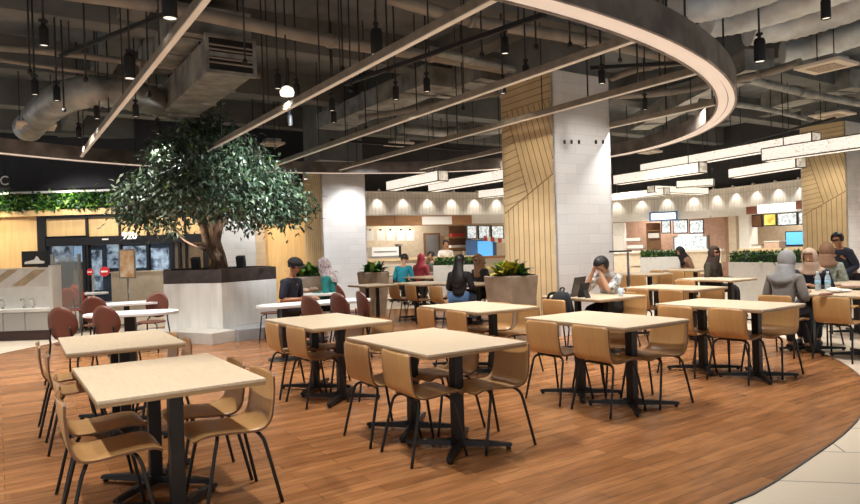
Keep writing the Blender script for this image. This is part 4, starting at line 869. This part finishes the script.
for (x0, y0, x1, y1, lab) in [(626, 238, 640, 241, 'stack of white plates on the counter behind the thin stand'), (627, 245, 643, 248.5, 'row of white trays on the counter behind the thin stand')]:
    stall('tray_stack', lab, 'trays', 2, [('trays', 'paper', x0, y0, x1, y1, 0, .3), ('tray_rail', 'steel', x0, y1, x1, y1+.6, .05, .35)], None, .4)
stall('stall_pillar', 'rose-brown pillar between the two right stalls', 'pillar', 2, [('shaft', 'pink_back', 710, 215, 726, 262, 0, .4), ('skirting', 'cream_wall', 710, 255, 726, 262, .02, .02)], None, .2)
stall('stall_pillar', 'cream double pillar left of the lit white sign', 'pillar', 3, [('shaft', 'cream_wall', 728, 213, 737, 262, 0, .4), ('shaft', 'white', 738.5, 213, 750, 262, .1, .4)], None, .1)
stall('stall_sign', 'brightly lit white sign with red-brown ends at right stall', 'sign', 3, [('lit_panel', 'sign_lit', 757, 203.5, 795.5, 212, .2, .06), ('end_board', 'red_brown', 746, 206.5, 757, 214, .18, .06), ('end_board', 'red_brown', 795.5, 200.5, 803, 209, .18, .06)])
for x0, y0, x1, y1, m, lab in [(750, 214.5, 762, 227, 'shelf_brown', 'dark framed picture panel under the lit white sign'), (763, 213.5, 776, 226, 'scr2', 'yellow lit menu screen under the white sign'), (777, 212.5, 797, 225.5, 'scr1', 'white lit menu screen under the white sign'), (798, 211.5, 806, 224.5, 'scr1', 'cut-off white menu screen at the timber column edge')]:
    stall('menu_screen', lab, 'menu screen', 3, [('bezel', 'scr_frame', x0, y0, x1, y1, 0, .06), ('screen', m, x0+.9, y0+1, x1-.9, y1-1, .015, .02)], 'lit menu screens', .05)
stall('blue_screen', 'light blue lit screen left of the timber column at right', 'screen', 3, [('bezel', 'scr_frame', 785, 231, 806, 246.5, 0, .06), ('screen', 'scr3', 786, 232, 806, 244.5, .015, .02)], None, .3)
stall('stall_counter', 'pale timber counter of the right stall behind the long hedge', 'counter', 3, [('counter_front', 'cream_wall', 738, 250, 806, 270, .4, .1), ('counter_top', 'beige_panel', 738, 248.3, 806, 250.4, .45, .5)], None, .5)
stall('food_basket', 'pale pink food basket on the right stall counter', 'basket', 3, [('basket', 'c_beige', 764, 241.5, 779, 248.3, 0, .3), ('basket_rim', 'paper', 763.5, 241, 779.5, 242, .02, .3)], None, .8)
stall('small_tray', 'small white tray on the right stall counter', 'tray', 3, [('tray', 'paper', 752, 245, 761, 248.3, 0, .3), ('tray_lip', 'steel', 751.5, 244.5, 761.5, 245.2, .02, .3)], None, .8)
# thin stand by the laptop man
p = gz(629, 291, .75); p = gy(629, 291, 10.6); t = thing('sign_stand', 'thin dark metal stand with T-bar behind the laptop man', 'stand', (p.x, p.y, 0))
zt = gy(629, 251, 10.6).z
bm = NB(); tube(bm, [(0, 0, .02), (0, 0, zt)], .02, 8); obj('post', bm, 'laptop', t)
bm = NB(); box(bm, (-.12, 0, zt), (.36, .03, .03)); obj('cross_bar', bm, 'laptop', t)
bm = NB(); lathe(bm, [(.17, 0), (.17, .012), (.03, .03)], seg=16); obj('foot_plate', bm, 'steel', t)
# ------------------------------------------------------------------ people
def skin_mesh(V, E_, R, mats, name, parent, sub=1, face_mat=None):
    me = bpy.data.meshes.new(name); me.from_pydata([tuple(v) for v in V], E_, []); o = bpy.data.objects.new(name, me); C.objects.link(o)
    sm = o.modifiers.new('skin', 'SKIN'); sm.use_smooth_shade = True; sb = o.modifiers.new('sub', 'SUBSURF'); sb.levels = sb.render_levels = sub
    sk = me.skin_vertices[0].data
    for i, r in enumerate(R): sk[i].radius = (r, r) if not isinstance(r, tuple) else r; sk[i].use_root = (i == 0)
    dg = bpy.context.evaluated_depsgraph_get(); dg.update(); m2 = bpy.data.meshes.new_from_object(o.evaluated_get(dg))
    bpy.data.objects.remove(o); bpy.data.meshes.remove(me)
    o = bpy.data.objects.new(name, m2); C.objects.link(o); o.parent = parent; m2.materials.clear()
    for m in mats: m2.materials.append(X[m])
    for p in m2.polygons: p.use_smooth = True
    return o
def person(label, loc, face, top, bottom='c_black', head='hijab', hcol='c_black', sit=True, lean=0, look=(0, 0), hl=None, hr=None, el=None, er=None, sc=1.0, skin='skin', seat=.45, long_hair=False, cap=False, bib=1, sleeve=1.0):
    r = thing('person', label, 'person', (loc[0], loc[1], .006 if inside(loc) else 0), math.atan2(-face[0], face[1])); r.scale = (sc, sc, sc)
    hz = (seat/sc+.10) if sit else .92
    P0 = Vector((0, 0, hz)); RL = Matrix.Rotation(-lean, 3, 'X')
    T = lambda x, y, z: P0+RL @ Vector((x, y, z))
    nk = T(0, -.01, .525); RH_ = Matrix.Rotation(look[1], 3, 'Z') @ Matrix.Rotation(-look[0]-lean*.35, 3, 'X')
    H = lambda x, y, z: nk+RH_ @ Vector((x, y, z))
    V, E_, R = [], [], []
    def add(v, rad, par=None):
        V.append(v); R.append(rad)
        if par is not None: E_.append((par, len(V)-1))
        return len(V)-1
    pel = add(P0, (.15, .11)); be = add(T(0, .0, .16), (.135, .1), pel); ch = add(T(0, .0, .34), (.155, .105), be); ub = add(T(0, -.01, .45), (.12, .075), ch)
    n1 = add(nk+RL @ Vector((0, 0, -.02)), .052, ub); n2 = add(H(0, .01, .05), .05, n1); h1 = add(H(0, .03, .11), (.066, .078), n2); h2 = add(H(0, .02, .185), (.078, .095), h1); h3 = add(H(0, .012, .245), (.062, .075), h2)
    add(H(0, .125, .135), .013, h1)                                            # nose
    hands = []
    for s, e_, h_ in ((-1, el, hl), (1, er, hr)):
        sh = T(s*.175, 0, .43); elb = Vector(e_) if e_ else T(s*.25, .04, .16); w = Vector(h_) if h_ else (Vector((s*.16, .36, hz+.16)) if sit else Vector((s*.27, .1, hz-.12)))
        a = add(sh, .056, ub); b = add((sh+elb)/2, .05, a); c = add(elb, .041, b); d = add((elb*.45+w*.55), .038, c); e = add(w, .027, d)
        dr = (w-elb).normalized(); sd = dr.cross(UP); sd = sd.normalized() if sd.length > .1 else Vector((1, 0, 0)); q = add(w+dr*.05, (.036, .022), e); dn = sd.cross(dr)
        for k, L in ((-1.5, .058), (-.5, .07), (.5, .074), (1.5, .066)):
            f0 = w+dr*.095+sd*k*.02; g = add(f0, .0095, q); g2 = add(f0+dr*L*.5-dn*.012, .009, g); add(f0+dr*L*.85-dn*.035, .008, g2)
        th = add(w+dr*.055-sd*s*.042, .011, e); add(w+dr*.095-sd*s*.055, .009, th)
        hands.append((a, b, c, d, e))
    legs = []
    for s in (-1, 1):
        if sit: pts = [(s*.09, .06, hz-.01, .085), (s*.1, .26, hz+.0, .078), (s*.11, .44, hz-.01, .06), (s*.11, .44, (hz+.1)/2-.02, .052), (s*.11, .42, .10, .036), (s*.12, .47, .045, .038), (s*.12, .58, .035, .034)]
        else: pts = [(s*.09, 0, hz-.08, .088), (s*.1, .01, hz-.28, .075), (s*.1, .01, .48, .055), (s*.1, -.01, .3, .05), (s*.1, -.02, .1, .036), (s*.1, .03, .045, .038), (s*.11, .14, .035, .034)]
        pr = pel; ids = []
        for x, y, z, rd in pts: pr = add(Vector((x, y, z)), rd, pr); ids.append(pr)
        legs.append(ids)
    skin_mesh(V, E_, R, [skin], 'body', r)
    # clothing grown from the same skeleton, a little thicker
    def sub(ids_edges, name, m, ex):
        ids = sorted({i for e in ids_edges for i in e}, key=lambda i: (i != pel, i)); mp = {i: k for k, i in enumerate(ids)}
        return skin_mesh([V[i] for i in ids], [(mp[a], mp[b]) for a, b in ids_edges], [tuple(q+ex for q in (R[i] if isinstance(R[i], tuple) else (R[i], R[i]))) for i in ids], [m], name, r)
    ed = [(pel, be), (be, ch), (ch, ub), (ub, n1)]
    for a, b, c, d, e in hands: ed += [(ub, a), (a, b), (b, c)]+([(c, d), (d, e)] if sleeve > .6 else [])
    sub(ed, 'top', top, .022)
    ed = []
    for ids in legs: ed += [(pel, ids[0])]+list(zip(ids[:4], ids[1:5]))
    sub(ed, 'trousers', bottom, .014)
    bm = NB()
    for ids in legs:
        a, b = V[ids[5]], V[ids[6]]; tube(bm, [(a.x, a.y-.07, .05), (a.x, a.y, .05), (b.x, b.y, .045), (b.x, b.y+.05, .04)], .045, 10, 0, [.04, .05, .046, .025])
    obj('shoes', bm, 'black', r)
    # face
    bm = NB()
    for s in (-1, 1): ball(bm, H(s*.032, .108, .165), (.009, .006, .006), 0, 8)
    obj('eyes', bm, 'eye', r)
    bm = NB(); ball(bm, H(0, .106, .09), (.02, .006, .006), 0, 10); obj('mouth', bm, 'lip', r)
    def shell(cx_, a, b, c, open_fn, m, name, th=.012):
        bm = NB(); nu, nv = 24, 14; G = []
        for j in range(nv+1):
            v = PI*j/nv; row = []
            for i in range(nu):
                u = 2*PI*i/nu; row.append(bm.verts.new(H(a*math.sin(v)*math.sin(u), .02+b*math.sin(v)*math.cos(u), cx_+c*math.cos(v))))
            G.append(row)
        for j in range(nv):
            for i in range(nu):
                u = (2*PI*(i+.5)/nu+PI) % (2*PI)-PI; v = PI*(j+.5)/nv
                if open_fn(u, v): continue
                f = bm.faces.new((G[j][i], G[j+1][i], G[j+1][(i+1) % nu], G[j][(i+1) % nu])); f.smooth = True
        bmesh.ops.remove_doubles(bm, verts=bm.verts, dist=1e-5)
        for v_ in [v_ for v_ in bm.verts if not v_.link_faces]: bm.verts.remove(v_)
        return obj(name, bm, m, r, solid=th)
    if head == 'hijab':
        o = shell(.15, .1, .117, .135, lambda u, v: abs(u) < .80 and .95 < v < 2.45, hcol, 'headscarf')
        bm = NB(); n = 20; rings = []
        for (rx, ry, y, z) in [(.092, .108, .02, .10), (.10, .112, .01, .045), (.118, .115, 0, -.015), (.145, .12, -.008, -.065), (.17, .13, -.01, -.115), (.165, .135, -.005, -.17)]:
            rings.append([bm.verts.new(nk+RL @ Vector((rx*math.sin(2*PI*k/n), y+ry*math.cos(2*PI*k/n), (z if z > 0 else z*bib)-(.03*math.cos(4*PI*k/n)*bib if z < -.1 else 0)))) for k in range(n)])
        for a, b in zip(rings, rings[1:]):
            for k in range(n): f = bm.faces.new((a[k], a[(k+1) % n], b[(k+1) % n], b[k])); f.smooth = True
        obj('scarf_drape', bm, hcol, r, solid=.012)
    else:
        shell(.185, .094, .113, .105, lambda u, v: (abs(u) < 1.15 and v > .85) or v > 1.95, hcol, 'hair', .02)
        for s in (-1, 1):
            bm = NB(); ball(bm, H(s*.085, .015, .15), (.014, .024, .034), 0, 10); obj('ear', bm, skin, r)
        if long_hair:
            bm = NB(); n = 16; rings = []
            for (rx, ry, y, z) in [(.09, .095, -.01, .22), (.10, .085, -.035, .12), (.105, .07, -.06, .02), (.135, .065, -.085, -.08), (.14, .055, -.11, -.18), (.12, .045, -.12, -.28), (.03, .02, -.11, -.34)]:
                rings.append([bm.verts.new(nk+RL @ Vector((rx*math.sin(2*PI*k/n), y+ry*math.cos(2*PI*k/n), z))) for k in range(n)])
            for a, b in zip(rings, rings[1:]):
                for k in range(n): f = bm.faces.new((a[k], a[(k+1) % n], b[(k+1) % n], b[k])); f.smooth = True
            bm.faces.new(rings[0]); bm.faces.new(rings[-1][::-1]); obj('long_hair', bm, hcol, r)
        if cap:
            shell(.20, .106, .125, .10, lambda u, v: v > 1.5, 'c_black', 'cap', .02)
            bm = NB(); P = []
            for k in range(9): a = -1.1+2.2*k/8; P.append((math.sin(a)*.095, .10+.13*math.cos(a*1.1)))
            vs = [bm.verts.new(H(x, y, .205-.02*abs(x)/.1)) for x, y in P]+[bm.verts.new(H(.095, .06, .205)), bm.verts.new(H(-.095, .06, .205))]
            bm.faces.new(vs); obj('cap_brim', bm, 'c_black', r, solid=.012)
    return r
def at(px, py, Y): p = gy(px, py, Y); return (p.x, p.y)
fdv = (math.cos(TH), math.sin(TH)); fdu = (-math.sin(TH), math.cos(TH)); neg = lambda v: (-v[0], -v[1])
# the man at the laptop: elbows on the table, head in hands
pm = tab_pt(HC, TH, .58, .14)
person('man in white patterned shirt holding his bowed head at the laptop', pm, (-.75, -.66), 'c_whitep', 'c_black', 'hair', 'hair', lean=.34, sc=1.0, look=(.75, .15), hl=(-.05, .37, 1.02), hr=(.09, .36, 1.04), el=(-.17, .38, .80), er=(.2, .38, .80), sleeve=.5)
person('woman in grey headscarf and grey top, back turned, at right', tab_pt((4.95, 8.0), .585, -.56, .36), (.80, .60), 'c_grey', 'c_dkjean', 'hijab', 'c_greyh', sc=.93, lean=.2, look=(.05, -.2), hl=(-.12, .42, .80), hr=(.14, .40, .80))
person('woman in beige headscarf and black top facing us with water bottles', (5.22, 8.95), (-.62, -.78), 'c_navy', 'c_dkjean', 'hijab', 'c_beige', sc=.94, bib=.45, lean=.2, look=(.18, -.15), hl=(-.05, .38, .84), hr=(.08, .38, .84))
person('woman in brown headscarf and pale patterned top, turned away, behind', at(826, 260, 10.0), (.5, .75), 'c_patt', 'c_dkjean', 'hijab', 'c_brown', sc=.97, bib=.6, lean=.1, look=(0, -.5), seat=.47)
person('man in dark shirt leaning over the table at right edge', at(851, 270, 10.8), (-.9, -.2), 'c_navy', 'c_black', 'hair', 'hair', sit=False, sc=.9, lean=.5, look=(.1, .4), skin='skin2', hl=(-.25, .55, .85), hr=(.2, .55, .85))
person('woman in dark brown headscarf and olive jacket behind the long table', at(711, 270, 12.3), (.55, -.7), 'c_olive', 'c_black', 'hijab', 'c_dkbrown', sc=.97, lean=.1, look=(.1, -.4), skin='skin2')
person('woman with long black hair and jeans, back turned, left of bromeliads', at(459, 285, 11.75), (.45, .9), 'c_black', 'c_jean', 'hair', 'hair', sc=.95, lean=.1, long_hair=True)
person('woman in tan headscarf and black top facing us beside the bromeliads', at(482, 275, 13.0), (-.8, -.55), 'c_black', 'c_black', 'hijab', 'c_brown', sc=.95, lean=.12, look=(.1, .2))
person('man in black cap and navy shirt at the long white table', at(287, 283, 10.4), (.85, -.35), 'c_navy', 'c_black', 'hair', 'hair', lean=.2, look=(.2, 0), cap=True, sleeve=.5, skin='skin2', seat=.46)
person('woman in pale floral headscarf and teal top near far white column', at(334, 280, 11.3), (-.8, .1), 'c_teal', 'c_black', 'hijab', 'c_floral', sc=1.0, lean=.24, look=(.15, 0))
person('person in bright blue top, back turned, at the far left tables', at(402, 268, 16.6), (.3, .9), 'c_cyan', 'c_black', 'hair', 'hair', sc=1.0, lean=.25, look=(.3, 0))
person('person in rose-red top, back turned, beside the one in blue', at(419, 268, 17.6), (.5, .8), 'c_rose', 'c_black', 'hijab', 'c_rose', sc=.97, lean=.2)
person('person in grey top partly hidden behind the rose-red top', at(433, 268, 19.3), (-.6, -.6), 'c_grey', 'c_black', 'hair', 'hair', lean=.1)
person('stall worker in white shirt standing behind the left counter', at(445, 255, 20.4), (.3, -.9), 'c_white', 'c_black', 'hair', 'hair', sit=False, sc=.98, lean=.15, skin='skin2')
person('bowed far person in tan top at the farthest small table', at(690, 262, 17.0), (-.8, -.2), 'c_brown', 'c_black', 'hijab', 'c_black', lean=.4, look=(.3, 0))
# ------------------------------------------------------------------ things on tables and chairs
def on(c, th, x, y, z=.75): p = tab_pt(c, th, x, y); p.z = z+.006; return p
p = gz(568, 296, .756); lt = thing('laptop', 'open grey laptop on the table before the white column', 'laptop', p, math.radians(-128))
bm = NB(); box(bm, (0, 0, .009), (.34, .24, .018)); obj('keyboard_base', bm, 'laptop', lt, .004)
bm = NB(); box(bm, (0, .02, .0185), (.30, .12, .003)); obj('keys', bm, 'black', lt)
bm = NB(); box(bm, (0, 0, .125), (.34, .012, .25)); ls = obj('screen_lid', bm, 'laptop', lt, .003); ls.location = (0, .125, .012); ls.rotation_euler = (-.25, 0, 0)
bm = NB(); box(bm, (0, -.0075, .128), (.31, .003, .21)); sc_ = obj('display', bm, 'laptop_scr', ls)
p = gz(584, 297.8, .756); tb = thing('tablet', 'dark tablet leaning on its stand right of the laptop', 'tablet', p, math.radians(-150))
bm = NB(); box(bm, (0, 0, .10), (.15, .01, .2), 0, 0, 0, -.35); obj('tablet_body', bm, 'black', tb, .003); bm = NB(); box(bm, (0, .05, .05), (.08, .01, .11), 0, 0, 0, .5); obj('tablet_stand', bm, 'black', tb)
p = gz(621, 296.5, .756); cpp = thing('glass_cup', 'clear glass cup beside the laptop man', 'cup', p)
bm = NB(); lathe(bm, [(.03, 0), (.037, .11), (.034, .11), (.027, .006)], seg=14); obj('cup', bm, 'water', cpp)
p = tab_pt(HC, TH, -.49, .05); bp = thing('backpack', 'black backpack propped on the chair before the laptop table', 'backpack', (p.x, p.y, .55), TH-PI/2)
bm = NB(); ball(bm, (0, -.03, .10), (.18, .1, .2), 0, 18); obj('bag_body', bm, 'bag', bp)
bm = NB(); ball(bm, (0, .06, .04), (.13, .05, .12), 0, 14); obj('front_pocket', bm, 'bag', bp)
bm = NB(); tube(bm, cat_rom([(-.03, -.02, .28), (-.03, 0, .33), (.03, 0, .33), (.03, -.02, .28)], 4), .01, 6); obj('carry_loop', bm, 'bag', bp)
for s in (-1, 1): bm = NB(); tube(bm, cat_rom([(s*.1, -.02, .27), (s*.17, -.08, .24), (s*.21, -.08, .05), (s*.19, -.02, -.07)], 4), .018, 6); obj('shoulder_strap', bm, 'bag', bp)
for i, px in enumerate((818, 828)):
    p = gz(px, 290.5, .756); b_ = thing('water_bottle', ['clear plastic water bottle, left of the two on the table', 'clear plastic water bottle, right of the two on the table'][i], 'bottle', p, 0, 'water bottles on the right table')
    bm = NB(); lathe(bm, [(.03, 0), (.034, .01), (.034, .08), (.031, .09), (.034, .10), (.034, .15), (.026, .185), (.013, .205), (.013, .22)], seg=16); obj('bottle_body', bm, 'water', b_)
    bm = NB(); lathe(bm, [(.0345, .085), (.0345, .13)], seg=16); obj('bottle_label', bm, 'label_b', b_)
    bm = NB(); lathe(bm, [(.016, .215), (.016, .24)], seg=12); obj('bottle_cap', bm, 'cap_w', b_)
p = gz(797, 292.5, .756); pc = thing('zip_pouch', 'dark grey zip pouch on the table left of the bottles', 'pouch', p, .1)
bm = NB(); box(bm, (0, 0, .04), (.19, .11, .08)); obj('pouch_body', bm, 'c_navy', pc, .025); bm = NB(); tube(bm, [(-.09, 0, .082), (.09, 0, .082)], .006, 6); obj('zip', bm, 'steel', pc)
for (px, py, lab, m) in [(826, 295.5, 'brown wrapped snack in front of the water bottles', 'red_brown'), (834, 292.5, 'crumpled white tissue right of the bottles', 'paper'), (842, 291.5, 'flat white paper tray right of the bottles', 'paper'), (855, 288.5, 'pale folded cloth bag at the right table end', 'c_beige')]:
    p = gz(px, py, .756); bm = NB(); r = random.Random(px); s = (.1, .045, .015) if 'brown' in lab else ((.09, .08, .03) if 'tissue' in lab else ((.13, .09, .015) if 'tray' in lab else (.2, .11, .04)))
    ball(bm, (0, 0, s[2]), s, 0, 16)
    for v in bm.verts: v.co *= 1+r.uniform(-.08, .08)
    for v in bm.verts: v.co.z = max(0, v.co.z)
    tag(obj('snack' if 'snack' in lab else ('tissue' if 'tissue' in lab else ('paper_tray' if 'tray' in lab else 'cloth_bag')), bm, m, None, 0, p, .3), lab, 'food packet' if 'snack' in lab else 'table item')
for i, (px, py) in enumerate([(304, 292.5), (313, 291.5)]):
    p = gz(px, py, .75); bm = NB(); ball(bm, (0, 0, .035), (.1, .06, .04), 0, 14)
    for v in bm.verts: v.co *= 1+random.uniform(-.12, .12)
    for v in bm.verts: v.co.z = max(0, v.co.z)
    tag(obj('food_wrapper', bm, 'c_beige', None, 0, p, i*.5), ['crumpled food wrapper before the man in black cap', 'crumpled food wrapper nearer the woman in teal'][i], 'food wrapper')
p = gz(658, 288, .756)
# ------------------------------------------------------------------ light
w = bpy.data.worlds.new('world'); S.world = w; w.use_nodes = True
w.node_tree.nodes['Background'].inputs[0].default_value = (.96, .98, 1, 1); w.node_tree.nodes['Background'].inputs[1].default_value = .38
def spot(p, e, tgt=None, size=105, col=(1, .965, .91), r=.06, blend=.7):
    ld = bpy.data.lights.new('spot_light', 'SPOT'); ld.energy = e; ld.spot_size = math.radians(size); ld.spot_blend = blend; ld.color = col; ld.shadow_soft_size = r
    o = bpy.data.objects.new('spot_light', ld); C.objects.link(o); o.location = p
    if tgt: o.rotation_euler = (Vector(tgt)-Vector(p)).to_track_quat('-Z', 'Y').to_euler()
for p in [q for i, q in enumerate(LPOS) if i not in (8, 10, 11, 23)]: spot((p.x, p.y, 3.57), 52)
for (x, y, e) in [(-2.6, 3.3, 165), (-4.6, 6.2, 260), (-.9, 4.6, 190), (-.5, 1.2, 150), (1.2, 6.4, 190), (3.4, 6.6, 150), (5.2, 9.2, 150), (3.4, 11.0, 170), (5.6, 12.8, 150), (.2, 10.2, 170), (-.6, 14.2, 150), (2.0, 15.5, 140), (5.2, 16, 140), (-3.2, 9.0, 170), (-6.6, 9, 230), (-8, 12, 140), (-6.8, 15, 110), (7.2, 7.6, 70), (-6.6, 3.6, 170), (8.2, 11, 130)]:  # added key and fill lamps for the hall, no fixtures modelled
    spot((x, y, 3.7), e, r=.035)
# accents: columns, tree, amber wall, green wall
spot((3.4, 8.6, 3.9), 70, (2.6, 10.6, 1.9), 70, (1, .96, .92)); spot((.6, 8.9, 3.9), 60, (1.5, 10.7, 1.9), 70, (1, .88, .70))
spot((-.6, 13.6, 3.6), 170, (-2.1, 17.0, 1.5), 50, (.97, .98, 1)); spot((-1.55, 15.9, 3.3), 45, (-2.1, 17.0, 1.7), 85, (1, .97, .94)); spot((-4.4, 15.6, 3.9), 150, (-4.9, 17, 1.8), 80, (1, .95, .88))  # middle lamp throws the column scallop; the other two are added fill
spot((-5.6, 17.0, 2.9), 60, (-5.7, 18, 1.4), 110, (1, .82, .55)); spot((-4.2, 17.0, 2.9), 40, (-4.2, 18, 1.4), 110, (1, .82, .55)); spot((-11.8, 16.6, 3.0), 70, (-11.9, 18, 1.4), 100, (1, .82, .58)); spot((-13, 16.6, 3.0), 80, (-13, 18, 1.4), 100, (1, .82, .58))
for x in range(-14, -4, 2): spot((x+.3, 17.3, 3.5), 26, (x+.3, 17.9, 2.8), 100, (1, .95, .8))
spot((-1.6, 10.2, 3.9), 420, (TX+1.1, TY-.3, 2.6), 60, (.86, .95, 1)); spot((-2.2, 13.2, 3.2), 70, (TX+1, TY, 2.8), 80, (.9, .97, 1)); spot((TX-.4, TY-.5, 1.4), 22, (TX-.3, TY, 3), 90); spot((TX+.5, TY-.5, 1.4), 26, (TX+.7, TY, 3), 90, (.92, .97, 1))
spot((9.2, 15.2, 3.6), 60, (10, 16.6, 1.9), 80, (1, .88, .7))
spot((-9.6, 15.8, 3.6), 140, (-9.4, 18, 1.6), 100); spot((-7.2, 15.8, 3.6), 140, (-7.2, 18, 1.6), 100); spot((-9.5, 20.2, 3.0), 120, None, 150, (.85, .93, 1)); spot((-7, 20.2, 3.0), 120, None, 150, (.85, .93, 1))  # added lamps that brighten the entrance and the shop beyond
spot((-6.6, 12.2, 3.5), 300, (-7, 15.5, 1), 90)  # added lamp, lifts the poster and the low partition
spot((4.3, 10.4, 3.6), 130, (5.6, 12.8, .7), 80); spot((0, 13.0, 3.6), 110, (.8, 15.6, .8), 80); spot((5.2, 14.2, 3.6), 120, (6.2, 17, .8), 80)  # added front lamps to whiten the hedge boxes
spot((-5.6, 9.8, 3.6), 150, (TX-1.2, TY-.4, 2.5), 50)
# lamps without fixtures, added to brighten the stall interiors and headers
for i in range(5):
    a, d, n = seg(i); m = (WP[i]+WP[i+1])/2+n*-.6; spot((m.x, m.y, 3.05), 110, None, 150, (1, .96, .9)); m2 = (WP[i]+WP[i+1])/2+n*2.2; spot((m2.x, m2.y, 3.6), 230, None, 130, (1, .96, .9))
S.view_settings.view_transform = 'Standard'; S.view_settings.look = 'None'; S.view_settings.gamma = 1; S.view_settings.exposure = 1.0
S.cycles.use_denoising = True; S.cycles.max_bounces = 6; S.cycles.transparent_max_bounces = 12; S.cycles.sample_clamp_indirect = 4
